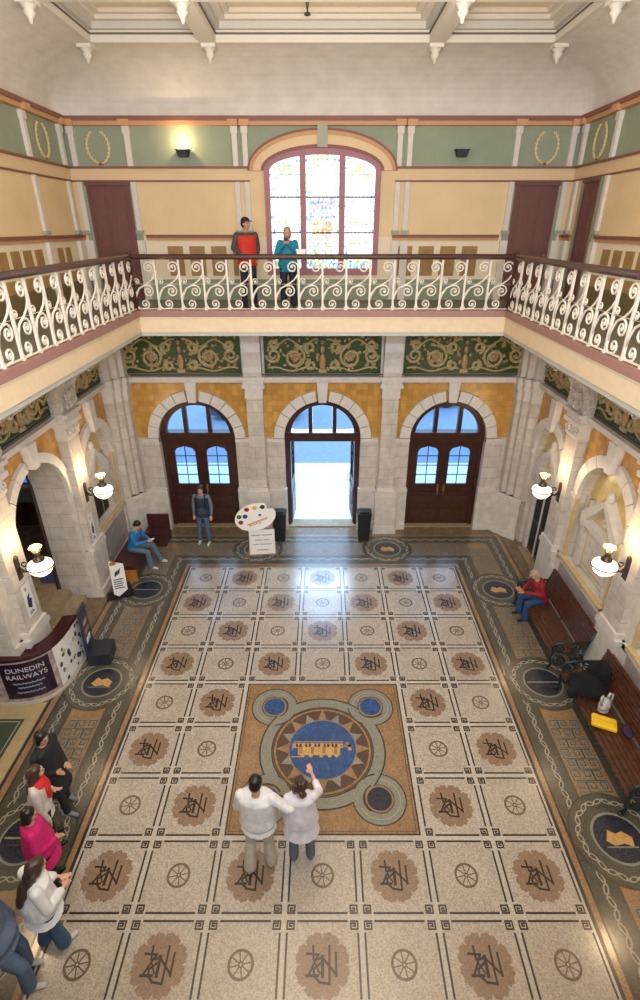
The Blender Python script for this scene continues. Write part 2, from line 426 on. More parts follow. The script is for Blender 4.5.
    disc(O[0], O[1], .862, org, 7.6, 48); ringp(O[0], O[1], .835, .855, blk, 8, 64)
    disc(O[0], O[1], .80, dbr, 8.6, 48); 
    n = 16
    for k in range(n):
        a = 2*PI*k/n; m = org if k % 2 == 0 else gry; ra = .82 if k % 2 == 0 else .76; wd = PI/n*1.0
        mb.face([(O[0]+.55*math.cos(a-wd), O[1]+.55*math.sin(a-wd), 9.4*Z), (O[0]+ra*math.cos(a), O[1]+ra*math.sin(a), 9.4*Z), (O[0]+.55*math.cos(a+wd), O[1]+.55*math.sin(a+wd), 9.4*Z)], m)
    disc(O[0], O[1], .60, org, 9, 48); disc(O[0], O[1], .575, blu, 10.4, 48)
    # little golden train in the middle
    T = lambda x0, x1, y0, y1, m, l: rect(x0, x1, 6.1+y0, 6.1+y1, m, l)
    T(-.50, .36, .115, .145, brn, 11); T(-.50, .36, .01, .10, gld, 11); T(-.42, .30, -.13, .03, gld, 11.5)
    for x in (-.46, -.30, -.14, .02, .16): T(x, x+.10, .03, .09, nvy, 12); T(x+.035, x+.06, .04, .09, gld, 12.5)
    for x in (-.40, -.2, .0, .2): T(x, x+.05, -.10, .03, org, 12)
    T(.30, .52, .03, .07, brn, 12); T(.44, .50, -.04, .07, gld, 12); T(.40, .46, .07, .13, brn, 12)
    T(-.53, -.34, -.17, -.155, gld, 12); T(-.53, -.50, -.02, .1, brn, 12)
    for x in (-.34, -.2, -.02, .12, .24): disc(x, 6.1-.14, .035, gld, 12, 10)
    # floor of the side hall past the left arch, with green panels in pale bands
    rect(-7.4, -5.22, 5.0, 7.1, yel, 2.2); rect(-7.4, -5.46, 5.2, 6.72, dgn, 3.2); rect(-7.4, -5.22, 2.0, 4.95, yel, 2.2)
    rect(-7.4, -5.5, 2.4, 4.7, dgn, 3.2); rect(-7.4, -5.22, 4.95, 5.0, lineM, 3.3); rect(-5.22, -5.2, 2.0, 7.1, lineM, 3.4)
    line([(-7.3, 6.66), (-5.52, 6.66), (-5.52, 5.26), (-7.3, 5.26)], .02, wht, 4)
    o = mb.build('floor', kind=S, recalc=False)
    return o
build_floor()

# ------------------------------------------------------------------ walls below the gallery
ARC = 2.86
def bay_wall(T, s0, s1, c, r, opening, depth=.42, name=None, mb=None, low=0.0):
    """one bay of lower wall: marble below the springing, tiles above"""
    own = mb
    holed(own, s0, s1, 0, ARC, c, r, ARC, low, marble, 0, depth if opening else depth, marble_w)
    holed(own, s0, s1, ARC, 4.40, c, r, ARC, low, otile, 0, depth, marble_w)
def arch_ring(mb, c, r, rw, spring, d0=.0, d1=.09, key_top=4.42, n=11):
    for i in range(n):
        a0 = PI-PI*i/n; a1 = PI-PI*(i+1)/n; g = .008
        if i == n//2: continue
        a0 -= g; a1 += g
        inner = arc(c, spring, r, a0, a1, 3); outer = arc(c, spring, r+rw, a1, a0, 3)
        mb.prism(inner+outer, d0, d1, white_c)
    mb.prism([(c-.10, spring+r-.02), (c+.10, spring+r-.02), (c+.15, key_top), (c-.15, key_top)], d0, d1+.08, white_c)
    for s in (-1, 1):   # impost moulding
        a, b = (c+s*r, c+s*(r+rw+.0))
        mb.box(min(a, b), max(a, b), d0, d1+.03, spring-.10, spring, white_c)
def pilaster(mb, s, w=.5, d=.17, base_d=.30):
    mb.box(s-w/2-.12, s+w/2+.12, 0, base_d, 0, .22, white_c)
    mb.box(s-w/2-.08, s+w/2+.08, 0, base_d-.05, .22, 1.20, marble_w)
    mb.box(s-w/2-.11, s+w/2+.11, 0, base_d-.02, 1.20, 1.30, white_c)
    mb.box(s-w/2-.04, s+w/2+.04, 0, d+.05, 1.30, 1.42, white_c)
    mb.box(s-w/2, s+w/2, 0, d, 1.42, 4.05, marble)
    mb.box(s-w/2-.03, s+w/2+.03, 0, d+.03, 4.02, 4.08, white_c)
    mb.box(s-w/2-.02, s+w/2+.02, 0, d+.02, 4.08, 4.30, white_c)
    mb.box(s-w/2-.08, s+w/2+.08, 0, d+.10, 4.30, 4.40, white_c)
    mb.box(s-w/2-.05, s+w/2+.05, 0, d+.07, 4.40, 4.52, white_c)
    mb.box(s-w/2-.10, s+w/2+.10, 0, d+.14, 4.52, 4.60, white_c)
def console(mb, s, w=.5, m=None, reach=.75, d0=.0):
    m = m or white_c; em = m
    # scrolled bracket: S shaped side profile
    prof = [(d0, 4.60), (d0+.20, 4.60), (d0+.26, 4.72), (d0+.24, 4.86), (d0+.27, 5.05), (d0+.36, 5.25), (d0+reach*.75, 5.45), (d0+reach, 5.62), (d0+reach+.03, 5.78), (d0+reach, 5.92), (d0, 5.92)]
    n = len(prof)
    for a, b, mm, sh in ((s-w/2, s+w/2, m, 0),):
        mb.prism(prof, a, b, mm, 's')
    for sx in (s-w/2-.02, s+w/2-.04):   # raised edge bands
        mb.prism([(p[0]+.02 if p[0] > d0 else p[0], p[1]) for p in prof], sx, sx+.06, em, 's')
    mb.box(s-w/2-.08, s+w/2+.08, 0, d0+reach+.10, 5.86, 5.94, white_c)
def leafwork(mb, s, w, reach, m):
    # carved scrolls on the face of a console
    for h, d, r in ((5.55, reach*.86, .10), (5.30, .44, .09), (4.95, .31, .08), (4.72, .30, .07)):
        for k in (-1, 1):
            pts = spiral(0, 0, r, .02, 0, 1.4, 14, k)
            mb.tube([(s+k*w*.22+a, d+.03, h+b) for a, b in pts], .022, m, 5)
        mb.ell((s, d+.02, h), (.05, .05, .08), m, 8, 6)
def plinth(mb, s0, s1, d=.10, h=1.30, m=None):
    mb.box(s0, s1, 0, d+.04, 0, .20, white_c); mb.box(s0, s1, 0, d, .20, h-.10, m or marble_w); mb.box(s0, s1, 0, d+.03, h-.10, h, white_c)
def frieze_panel(mb, s0, s1, h0=4.64, h1=5.90):
    mb.box(s0, s1, 0, .03, h0, h1, frz_g)
    for a, b, c, e in ((s0, s1, h0, h0+.05), (s0, s1, h1-.05, h1), (s0, s0+.05, h0, h1), (s1-.05, s1, h0, h1)): mb.box(a, b, .03, .05, c, e, frz_g)
    L = s1-s0; cx = (s0+s1)/2; H = min(h1-h0, 1.25)
    r = .042
    def sp(px, pz, rr, a0, t, cc, m=frz_o, rad=r):
        mb.tube([(a, .06, b) for a, b in spiral(px, pz, rr, .05, a0, t, 20, cc)], [rad]*14+[rad*.8]*7, m, 5)
    zc = h0+.42
    for s in (-1, 1):
        x1 = cx+s*L*.24
        sp(x1, zc, .30, PI/2, 1.7, s); sp(x1, zc, .20, -PI/2, 1.1, -s, frz_o, .02)
        mb.lathe([(.11, 0), (.09, .03)], (x1, 0, 0), frz_p, 8) if False else None
        for k in range(7):
            a = 2*PI*k/7; mb.ell((x1+.07*math.cos(a), .07, zc+.07*math.sin(a)), (.042, .03, .042), frz_p, 7, 5)
        mb.ell((x1, .08, zc), (.04, .04, .04), frz_o, 7, 5)
        x2 = cx+s*L*.42
        sp(x2, zc+.05, .19, 0 if s > 0 else PI, 1.5, -s); sp(x2-s*.02, h0+.72, .13, PI, 1.4, s)
        sp(cx+s*L*.10, h0+.22, .13, PI/2, 1.4, -s); sp(cx+s*L*.11, h0+.66, .14, -PI/2, 1.4, s)
        # undulating stems
        pts = []
        for i in range(25):
            t = i/24; x = cx+s*(.12+t*(L/2-.2)); pts.append((x, .055, h0+.12+.05*math.sin(t*9)))
        mb.tube(pts, .028, frz_o, 5)
        pts = [(cx+s*(.1+t*(L/2-.25)), .055, h0+.78+.09*math.sin(t*11+1)) for t in [i/24 for i in range(25)]]
        mb.tube(pts, .028, frz_o, 5)
        for i in range(60):      # leaves
            t = random.random(); x = cx+s*(.12+t*(L/2-.22)); z = h0+.10+random.random()*(H-.28)
            mb.ell((x, .055, z), (random.uniform(.025, .06), .025, random.uniform(.025, .06)), frz_o if random.random() < .7 else frz_p, 6, 4)
        for i in range(9):
            x = cx+s*(L*.06+i*L*.048); sp(x, h0+1.02, .07, 0, 1.2, s, frz_o, .02)
    # standing figure ornament at the middle
    mb.ell((cx, .07, h0+.30), (.09, .05, .22), frz_p, 9, 7); mb.ell((cx, .08, h0+.62), (.055, .05, .10), frz_p, 9, 7); mb.ell((cx, .09, h0+.80), (.05, .05, .06), frz_p, 9, 7)
    mb.box(cx-.10, cx+.10, .03, .09, h0+.03, h0+.12, frz_o)

# back wall (one mesh, lower and upper storey)
mb = MB(TB)
BC = (-3.45, 0, 3.45)
edges = (-5.6, -1.8, 1.8, 5.6)
for i, c in enumerate(BC):
    holed(mb, edges[i], edges[i+1], 0, ARC, c, 1.05, ARC, 0, marble, 0, .42, marble_w)
    holed(mb, edges[i], edges[i+1], ARC, 4.42, c, 1.05, ARC, 0, otile, 0, .42, marble_w)
mb.box(-5.6, 5.6, -.42, 0, 4.42, 6.43, marble_w)
# upper wall surface with the window hole
win_pts = lambda: None
WB, WS, WHX = 7.02, 9.13, 1.30                      # sill, springing, half width of the window
def seg_head(x, rise=.42, hx=WHX, spring=WS):        # elliptical head
    return spring + rise*math.sqrt(max(0, 1-(x/hx)**2))
def upper_face(mb, m, h0, h1, d, s0=-5.6, s1=5.6):
    if h1 <= WB or h0 >= WS+.42:
        mb.face([(s0, d, h0), (s1, d, h0), (s1, d, h1), (s0, d, h1)], m); return
    xs = sorted(set([s0, s1, -WHX, WHX]+[-WHX+2*WHX*i/24 for i in range(25)]))
    for a, b in zip(xs, xs[1:]):
        mid = (a+b)/2
        if abs(mid) > WHX: mb.face([(a, d, h0), (b, d, h0), (b, d, h1), (a, d, h1)], m); continue
        if h0 < WB: mb.face([(a, d, h0), (b, d, h0), (b, d, WB), (a, d, WB)], m)
        ta, tb = max(h0, seg_head(a)), max(h0, seg_head(b))
        if h1 > min(ta, tb): mb.face([(a, d, min(ta, h1)), (b, d, min(tb, h1)), (b, d, h1), (a, d, h1)], m)
upper_face(mb, green, 6.43, 6.90, 0); upper_face(mb, cream_l, 6.90, 7.82, 0)
upper_face(mb, yellow, 7.82, 8.93, 0); upper_face(mb, creamb, 8.93, 9.18, 0); upper_face(mb, green, 9.18, 10.05, 0)
for i in range(24):     # window reveal
    a = -WHX+2*WHX*i/24; b = a+2*WHX/24
    mb.face([(a, 0, seg_head(a)), (b, 0, seg_head(b)), (b, -.3, seg_head(b)), (a, -.3, seg_head(a))], cream_l)
for sx in (-WHX, WHX): mb.face([(sx, 0, WB), (sx, 0, WS), (sx, -.3, WS), (sx, -.3, WB)], cream_l)
mb.face([(-WHX, 0, WB), (WHX, 0, WB), (WHX, -.3, WB), (-WHX, -.3, WB)], cream_l)
mb.build('wall_back', kind=S, recalc=False)

# side walls. bays: s0, s1, centre, radius, kind
PIL = (10.7, 7.7, 4.6, 1.5)
BAYS = ((10.7, 13.7, 12.02, .82), (7.7, 10.7, 9.2, .98), (4.6, 7.7, 6.15, 1.0), (1.5, 4.6, 3.05, 1.0), (-2.2, 1.5, -.3, 1.0))
def upper_side(mb, T):
    def q(m, a, b): mb.face([(-2.2, 0, a), (13.7, 0, a), (13.7, 0, b), (-2.2, 0, b)], m)
    q(mat('olive_dado_paint', (.17, .135, .06), .6, noise=.1), 6.43, 6.92); q(mat('ochre_dado_paint', (.42, .25, .09), .6, noise=.08), 6.92, 7.14); q(cream_l, 7.14, 7.82); q(yellow, 7.82, 8.93); q(creamb, 8.93, 9.18); q(green, 9.18, 10.05)
for side, T in (('left', TL), ('right', TR)):
    mb = MB(T)
    for i, (s0, s1, c, r) in enumerate(BAYS):
        low = 0.0; dep = .20
        if side == 'left' and i == 1: r = 1.09
        if side == 'right' and i > 0: low = 1.28
        if side == 'left' and i == 0: low = 1.28
        if side == 'left' and i == 1: dep = .7
        if side == 'left' and i > 1: dep = .9
        holed(mb, s0, s1, 0, ARC, c, r, ARC, low, marble, 0, dep, marble)
        holed(mb, s0, s1, ARC, 4.42, c, r, ARC, low, otile, 0, dep, marble)
        if low: mb.face([(c-r, 0, low), (c+r, 0, low), (c+r, -dep, low), (c-r, -dep, low)], marble_w)
        if side == 'right' or i == 0:     # back of the niche
            mb.face([(c-r, -dep, 0), (c+r, -dep, 0), (c+r, -dep, ARC), (c-r, -dep, ARC)], marble_w)
            pts = arc(c, ARC, r, 0, PI, 20)
            mb.face([(p[0], -dep, p[1]) for p in pts], ytile)
    mb.face([(-2.2, 0, 4.42), (13.7, 0, 4.42), (13.7, 0, 6.43), (-2.2, 0, 6.43)], marble_w)
    upper_side(mb, T)
    mb.build('wall_'+side, kind=S, recalc=False)
# near wall behind the camera
mb = MB(); mb.box(-5.7, 5.7, -2.4, -2.2, 0, 10.2, yellow); mb.box(-5.7, 5.7, -2.2, -2.17, 0, 6.2, marble)
mb.build('wall_near', kind=S)

# trims of the lower storey
def trim_build(n, T, parts):
    mb = MB(T); parts(mb); return mb.build('trim_%d' % n, kind=S)
def back_trim(mb):
    for c in BC:
        arch_ring(mb, c, 1.05, .28, ARC)
        for s in (-1, 1):      # door jamb facing and plinth
            a, b = sorted((c+s*1.05, c+s*1.52)); mb.box(a, b, 0, .07, 1.3, ARC-.1, marble)
            mb.box(a, b, 0, .10, ARC-.10, ARC, white_c); plinth(mb, a-.03*(s > 0), b+.03*(s < 0), .12, 1.34)
    mb.box(-5.6, 5.6, 0, .12, 4.42, 4.50, white_c); mb.box(-5.6, 5.6, 0, .18, 4.50, 4.57, white_c); mb.box(-5.6, 5.6, 0, .06, 4.57, 4.62, lineM)
trim_build(1, TB, back_trim)
nt = 2
for s in (-1.8, 1.8):
    mb = MB(TB); pilaster(mb, s, .43, .17, .42); console(mb, s, .43, white_c, .42); mb.build('trim_%d' % nt, kind=S); nt += 1
# frieze panels on the back wall
for a, b in ((-5.2, -2.1), (-1.5, 1.5), (2.1, 5.2)):
    mb = MB(TB); frieze_panel(mb, a, b); mb.build('trim_%d' % nt, kind=S); nt += 1
# corner clusters
for sx in (-1, 1):
    mb = MB()
    def col(x, y, w, m, h0, h1, a=PI/4*sx):
        # square shaft turned to the diagonal
        ca, sa = math.cos(a), math.sin(a)
        q = [(x+ca*u*w-sa*v*w, y+sa*u*w+ca*v*w) for u, v in ((-.5, -.5), (.5, -.5), (.5, .5), (-.5, .5))]
        mb.prism(q, h0, h1, m, 'h')
    for (dx, dy, w) in ((.36, .12, .30), (.22, .26, .36), (.10, .46, .30)):
        x = sx*(WX-dx); y = WY-dy
        col(x, y, w+.16, white_c, 0, .22); col(x, y, w+.10, marble_w, .22, 1.20); col(x, y, w+.15, white_c, 1.20, 1.31)
        col(x, y, w, marble, 1.31, 4.05, 0); col(x, y, w+.05, white_c, 4.02, 4.10, 0); col(x, y, w+.03, white_c, 4.10, 4.30, 0); col(x, y, w+.13, white_c, 4.30, 4.40, 0)
        col(x, y, w+.10, white_c, 4.40, 4.52, 0); col(x, y, w+.18, white_c, 4.52, 4.60, 0); col(x, y, w+.04, white_c, 4.6, 5.94, 0)
    mb.build('trim_%d' % nt, kind=S); nt += 1
for side, T in (('left', TL), ('right', TR)):
    mb = MB(T)
    for i, (s0, s1, c, r) in enumerate(BAYS[:4]):
        if side == 'left' and i == 1: r = 1.09
        arch_ring(mb, c, r, .25 if r < 1.05 else .2, ARC, 0, .09, 4.42, 9)
        for s in (-1, 1):
            a, b = sorted((c+s*r, c+s*(r+(.27 if r < 1.05 else .1)))); mb.box(a, b, 0, .08, 1.3, ARC-.1, marble_w)
            if not (side == 'right' and i == 0): mb.box(a, b, 0, .13, 0, 1.3, marble_w)
    mb.box(-2.2, 13.7, 0, .12, 4.42, 4.50, white_c); mb.box(-2.2, 13.7, 0, .18, 4.50, 4.57, white_c); mb.box(-2.2, 13.7, 0, .06, 4.57, 4.62, lineM)
    # dado of grey marble under the niches
    if side == 'right':
        for s0, s1 in ((8.05, 10.35), (4.95, 7.35), (1.9, 4.2)): plinth(mb, s0, s1, .10, 1.28, marble_g)
    else: plinth(mb, 11.05, 13.2, .10, 1.28, marble_g)
    mb.build('trim_%d' % nt, kind=S); nt += 1
    for p in PIL:
        mb = MB(T); pilaster(mb, p, .56, .22, .29)
        console(mb, p, .68, carved, 1.05, .05); leafwork(mb, p, .68, 1.05, carved)
        for k in (-1, 1):      # carved capital
            mb.tube([(p+k*.17+a, .28, 4.20+b) for a, b in spiral(0, 0, .11, .02, PI/2, 1.6, 14, k)], .03, carved, 5)
        mb.build('trim_%d' % nt, kind=S); nt += 1
    bnd = [13.2, 10.7, 7.7, 4.6, 1.5]
    for a, b in zip(bnd, bnd[1:]):
        mb = MB(T); frieze_panel(mb, b+.36, a-(.36 if a < 13 else .0)); mb.build('trim_%d' % nt, kind=S); nt += 1

# niches: aedicule with a small pediment inside each blind bay
def aedicule(T, c, r, door, n):
    mb = MB(T); d = -.20
    w = r*.60
    for s in (-1, 1):
        a, b = sorted((c+s*w, c+s*(w+.13)))
        mb.box(a, b, d, d+.16, .05 if door else 1.30, 2.35, marble_w); mb.box(a-.02, b+.02, d, d+.19, 2.28, 2.38, white_c)
        a, b = sorted((c+s*(w+.13), c+s*(r-.01))); mb.box(a, b, d, d+.08, 1.30 if not door else 0, 2.86, marble_w); a, b = sorted((c+s*(w+.16), c+s*(w+.22))); mb.box(a, b, d, d+.09, 1.30, 2.86, ystone)
    mb.box(c-w-.16, c+w+.16, d, d+.22, 2.36, 2.50, white_c)
    # pediment
    for s in (-1, 1):
        p = [(c+s*(w+.16), 2.50), (c+s*(w+.16), 2.62), (c+s*.0, 3.20), (c+s*.0, 3.06), (c+s*(w-.06), 2.50)]
        if s < 0: p = p[::-1]
        mb.prism(p, d, d+.22, white_c)
    mb.prism([(c-w+.05, 2.50), (c+w-.05, 2.50), (c, 3.04)], d, d+.05, ystone)
    for k in range(6):
        a = 2*PI*k/6; mb.ell((c+.10*math.cos(a), d+.07, 2.70+.10*math.sin(a)), (.05, .04, .05), carved, 7, 5)
    mb.ell((c, d+.12, 3.27), (.09, .09, .12), white_c, 10, 7)
    if not door:
        mb.box(c-w, c+w, d, d+.05, 1.32, 2.36, marble_w)
        for k, m in ((0, ystone), (.07, white_c), (.14, marble_w)): mb.box(c-w+k, c+w-k, d+.05+k*.2, d+.06+k*.2, 1.40+k, 2.28-k, m)
        mb.box(c-r-.02, c+r+.02, -.02, .17, 1.26, 1.33, marble_w); mb.box(c-r-.02, c+r+.02, .06, .172, 1.29, 1.36, ystone); 
        for s in (-1, 1):
            a, b = sorted((c+s*(r-.0), c+s*(r-.07))); mb.box(a, b, .02, .1, 1.30, 2.80, ystone)
    mb.build('trim_%d' % n, kind=S)
aedicule(TR, 12.02, .82, True, nt); nt += 1
aedicule(TR, 9.2, .98, False, nt); nt += 1
aedicule(TR, 6.15, 1.0, False, nt); nt += 1
aedicule(TL, 12.02, .82, False, nt); nt += 1
# small door in the right wall: two dark leaves
dr = empty('door_6', (0, 0, 0), kind=S)
for k, (a, b) in enumerate(((11.56, 11.99), (12.03, 12.48))):
    mb = MB(TR); mb.box(a, b, -.18, -.12, .06, 2.26, darkwood)
    for h0, h1 in ((.2, .95), (1.05, 2.1)): mb.box(a+.07, b-.07, -.12, -.105, h0, h1, black)
    lf = mb.build('door_leaf', dr)
mb = MB(TR); mb.box(11.50, 12.54, -.19, .10, 0, .05, stepM); mb.box(11.99, 12.03, -.17, -.09, .05, 2.3, marble_w); mb.build('threshold', dr)
# dark ticket window in the left niche
mb = MB(TL); mb.box(11.66, 12.38, -.12, -.08, 1.42, 2.26, black); mb.box(12.0, 12.04, -.08, -.06, 1.42, 2.26, brass)
mb.build('window_2', kind=S)

# stairs and jamb block behind the left arch
mb = MB()
for k in range(7): mb.box(-5.75-.33*(k+1), -5.70-.33*k+.02, 8.24, 10.17, 0 if k == 0 else .17*k-.02, .17*(k+1), stepM)
mb.box(-8.9, -8.2, 6.8, 11.4, 0, 1.19, stepM)
mb.build('floor_stair', kind=S)
mb = MB()
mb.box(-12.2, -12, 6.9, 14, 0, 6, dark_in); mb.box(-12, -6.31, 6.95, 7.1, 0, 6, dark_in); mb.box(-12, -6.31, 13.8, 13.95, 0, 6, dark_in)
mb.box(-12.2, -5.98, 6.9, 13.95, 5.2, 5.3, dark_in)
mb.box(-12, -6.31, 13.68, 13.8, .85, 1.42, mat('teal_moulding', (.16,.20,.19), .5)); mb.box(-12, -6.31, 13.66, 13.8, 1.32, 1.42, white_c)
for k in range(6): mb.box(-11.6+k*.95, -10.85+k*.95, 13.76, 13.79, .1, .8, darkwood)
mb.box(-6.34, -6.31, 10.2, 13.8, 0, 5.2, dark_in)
mb.build('wall_stair', kind=S)
mb = MB(); mb.box(-9.4, -7.2, 13.74, 13.78, 1.46, 2.4, mat('blue_daylight_pane', (.08, .22, .75), .3, emit=.9))
for k in range(4): mb.box(-8.9+k*.5, -8.86+k*.5, 13.70, 13.74, 1.46, 2.4, white_c)
mb.build('window_3', kind=S)
mb = MB()
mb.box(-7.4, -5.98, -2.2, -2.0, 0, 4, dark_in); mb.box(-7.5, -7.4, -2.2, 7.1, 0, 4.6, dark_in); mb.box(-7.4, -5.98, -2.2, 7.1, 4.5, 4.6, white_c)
mb.build('wall_side_hall', kind=S)

# ------------------------------------------------------------------ exterior seen through the doors
pave = mat('pale_street_paving', (.80, .82, .84), .6, noise=.06); road = mat('blue_grey_road', (.20, .27, .36), .6, noise=.1)
mb = MB(); mb.box(-25, 25, 13.95, 18.6, -.3, -.02, pave); mb.box(-25, 25, 18.6, 27, -.3, -.04, road); mb.box(-25, 25, 27, 60, -.3, -.02, pave)
mb.box(-25, 25, 21.6, 21.9, -.04, -.03, pave)
mb.build('ground_outside', kind=S)
for x, y, wd in ((-3.2, 24.5, 4.2), (4.9, 26.5, 4.4)):
    # parked car: body, cabin, wheels
    r = empty('car', (x, y, -.04), label='dark parked car on the road, seen through the %s door fanlight' % ('left' if x < 0 else 'right'), cat='car')
    b = MB(); b.prism([(-wd/2, .25), (wd/2, .25), (wd/2, .75), (wd*.3, .9), (-wd*.38, .92), (-wd/2, .7)], -.85, .85, mat('dark_blue_car_paint', (.05, .07, .12), .2)); b.build('body', r)
    b = MB(); b.prism([(wd*.24, .9), (-wd*.36, .92), (-wd*.26, 1.42), (wd*.08, 1.45)], -.75, .75, mat('car_glass', (.02, .03, .05), .1)); b.build('cabin', r)
    for sx in (-.3, .3):
        for sy in (-.82, .82):
            b = MB(); b.tube([(sx*wd, sy-.1, .32), (sx*wd, sy+.1, .32)], .32, black, 14); b.build('wheel', r)

# ------------------------------------------------------------------ lower doors
def lower_door(n, c, openit):
    root = empty('door_%d' % n, (c, WY, 0), kind=S)
    L = (c, WY, 0)
    T = lambda s, d, h: (s, -d, h)
    mb = MB(T)
    # frame: jambs, transom, arched head
    for s in (-1, 1):
        a, b = sorted((s*1.05, s*.94)); mb.box(a, b, -.30, -.12, 0, ARC-.02, doorwood)
    mb.box(-1.05, 1.05, -.32, -.06, 2.72, 2.94, doorwood); mb.box(-1.05, 1.05, -.34, -.03, 2.92, 2.98, doorwood)
    o = arc(0, ARC, 1.05, 0, PI, 20); i = arc(0, ARC, .89, PI, 0, 20)
    for k in range(20):
        p = [o[k], o[k+1], i[19-k], i[20-k]]; mb.prism(p, -.28, -.10, doorwood)
    for s in (-1, 1): mb.box(s*.33-.055, s*.33+.055, -.26, -.12, 2.94, ARC+.89, doorwood)
    mb.build('door_frame', root)
    g = MB(T); g.face([(p[0], -.2, max(p[1], 2.9)) for p in arc(0, ARC, .91, 0, PI, 20)], clear); g.build('fanlight', root)
    for s in (-1, 1):
        lw = .94
        T2 = (lambda a, d, h: (a, -d, h))
        mb = MB()
        # leaf in local coords: u 0..lw from hinge, thickness y
        def B(u0, u1, z0, z1, t0=-.03, t1=.03, m=doorwood): mb.box(u0, u1, t0, t1, z0, z1, m)
        B(0, .20, .04, 2.72); B(lw-.16, lw, .04, 2.72); B(.20, lw-.16, .04, 1.36); B(.20, lw-.16, 2.53, 2.72)
        B(.10, lw-.08, .18, .55, .03, .045, darkwood); B(.10, lw-.08, .62, .98, .03, .045, darkwood); B(.06, lw-.06, 1.02, 1.12, .03, .055, doorwood)
        B(.10, lw-.08, .18, .98, -.045, -.03, darkwood)
        for k in range(5): B(.14+k*.13, .145+k*.13, .2, .96, .045, .05, black)
        u0, u1 = .20, lw-.16
        for k in range(1, 4): B(u0, u1, 1.36+k*.29-.01, 1.36+k*.29+.01, -.015, .015, black)
        B((u0+u1)/2-.01, (u0+u1)/2+.01, 1.36, 2.53, -.015, .015, black)
        for sgn in (-1, 1):   # arched top corners of the glass
            um = (u0+u1)/2; e = um+sgn*(u1-u0)/2
            p = [(e, 2.54), (e, 2.36), (e-sgn*.07, 2.47), (um+sgn*.04, 2.52), (um, 2.54)]
            mb.prism(p, -.025, .025, doorwood)
        lf = mb.build('door_leaf', root)
        g = MB(); g.box(u0, u1, -.004, .004, 1.36, 2.53, clear); g.build('glass', lf)
        g = MB(); g.box(lw-.11, lw-.06, .03, .05, 1.0, 1.35, brass); g.tube([(lw-.085, .05, 1.05), (lw-.085, .12, 1.08), (lw-.085, .12, 1.28), (lw-.085, .05, 1.31)], .012, brass, 6); g.build('handle', lf)
        lf.location = (s*.94, .20, 0)
        ang = 0 if s < 0 else PI
        if openit: ang = R(86) if s < 0 else R(94)
        lf.rotation_euler = (0, 0, ang)
        if not openit: lf.scale = (1, 1 if s > 0 else -1, 1)
    mb = MB(T); mb.box(-1.05, 1.05, -.42, 0, 0, .035, stepM); mb.build('threshold', root)
    return root
lower_door(1, -3.45, False); lower_door(2, 0, True); lower_door(3, 3.45, False)

# ------------------------------------------------------------------ gallery
GX, GY, GZ = 3.94, 11.82, 6.43
mb = MB()
for (x0, x1, y0, y1) in ((-WX, WX, GY, WY), (-WX, -GX, -2.2, GY), (GX, WX, -2.2, GY), (-GX, GX, -2.2, .1)):
    mb.box(x0, x1, y0, y1, 6.02, 6.428, slabm)
cg = mat('grey_green_gallery_floor', (.16, .165, .13), .5, noise=.1)
for (x0, x1, y0, y1) in ((-WX, WX, GY+.12, WY), (-WX, -GX-.12, -2.2, GY+.12), (GX+.12, WX, -2.2, GY+.12)):
    mb.box(x0, x1, y0, y1, 6.43, 6.436, cg)
mb.build('floor_gallery', kind=S)
def edge_frame(mb, o0, o1, z0, z1, m):
    # frame along the three visible edges; o>0 reaches out into the hall
    mb.box(-GX+o0, GX-o0, GY-o1, GY-o0, z0, z1, m)
    for s in (-1, 1):
        a, b = sorted((s*(GX-o0), s*(GX-o1))); mb.box(a, b, .1, GY-o0, z0, z1, m)
mb = MB(); edge_frame(mb, -.10, .05, 6.31, 6.44, pinkm); mb.build('trim_%d' % nt, kind=S); nt += 1
mb = MB(); edge_frame(mb, -.2, .02, 5.99, 6.31, slabm); edge_frame(mb, -.3, .0, 5.91, 5.99, slabg); edge_frame(mb, 0, .035, 6.28, 6.308, cream_l)
mb.build('trim_%d' % nt, kind=S); nt += 1

# iron railings
def rail_panel():
    """one repeat of scrollwork, .486 long, in the x-z plane"""
    mb = MB(); W = .486; H = 1.0
    mb.box(-.019, .019, -.019, .019, .0, H, iron_w); mb.box(-.03, .03, -.03, .03, 0, .03, iron_w)
    mb.tube([(-.05, 0, .015), (-.02, 0, .06), (0, 0, .12)], .011, iron_w, 5); mb.tube([(.05, 0, .015), (.02, 0, .06), (0, 0, .12)], .011, iron_w, 5)
    def sp(pl, r=.0165): mb.tube([(a, 0, b) for a, b in pl], r, iron_w, 6)
    # upper scroll, opening to the post on its right
    c = (W-.125, .835)
    up = spiral(c[0], c[1], .115, .025, R(10), 1.55, 24, 1)
    sp([(W-.01, .70), (W-.012, .80)]+up)
    sp([(W-.005, .72), (W-.09, .60), (W-.2, .52), (.12, .44), (.035, .33), (.008, .18)], .016)
    # middle large scroll
    c = (W*.60, .375)
    sp([(.01, .20), (.05, .32), (.12, .435), (.20, .475)]+spiral(c[0], c[1], .12, .022, R(115), 1.6, 26, -1)[1:])
    # bottom scroll
    c = (W*.40, .125)
    sp([(.004, .16), (.03, .06), (.09, .022)]+spiral(c[0], c[1], .10, .022, R(225), 1.5, 22, 1)[1:])
    # small curl at mid height
    sp([(.02, .56), (.015, .50)]+spiral(.085, .565, .062, .014, PI, 1.3, 14, -1), .010)
    sp([(0, .515), (W, .515)], .004)
    for p in ((W-.125, .835), (W*.60, .375), (W*.40, .125), (.085, .565)): mb.ell((p[0], 0, p[1]), (.02, .016, .02), iron_w, 8, 6)
    return mb
RX = GX+.02; RY = GY+.02
rail_root = empty('iron_railing', (0, RY, GZ+.012), 0, 'cream scrolled iron railing with dark wooden handrail round the gallery edge', 'railing')
proto_panel = None
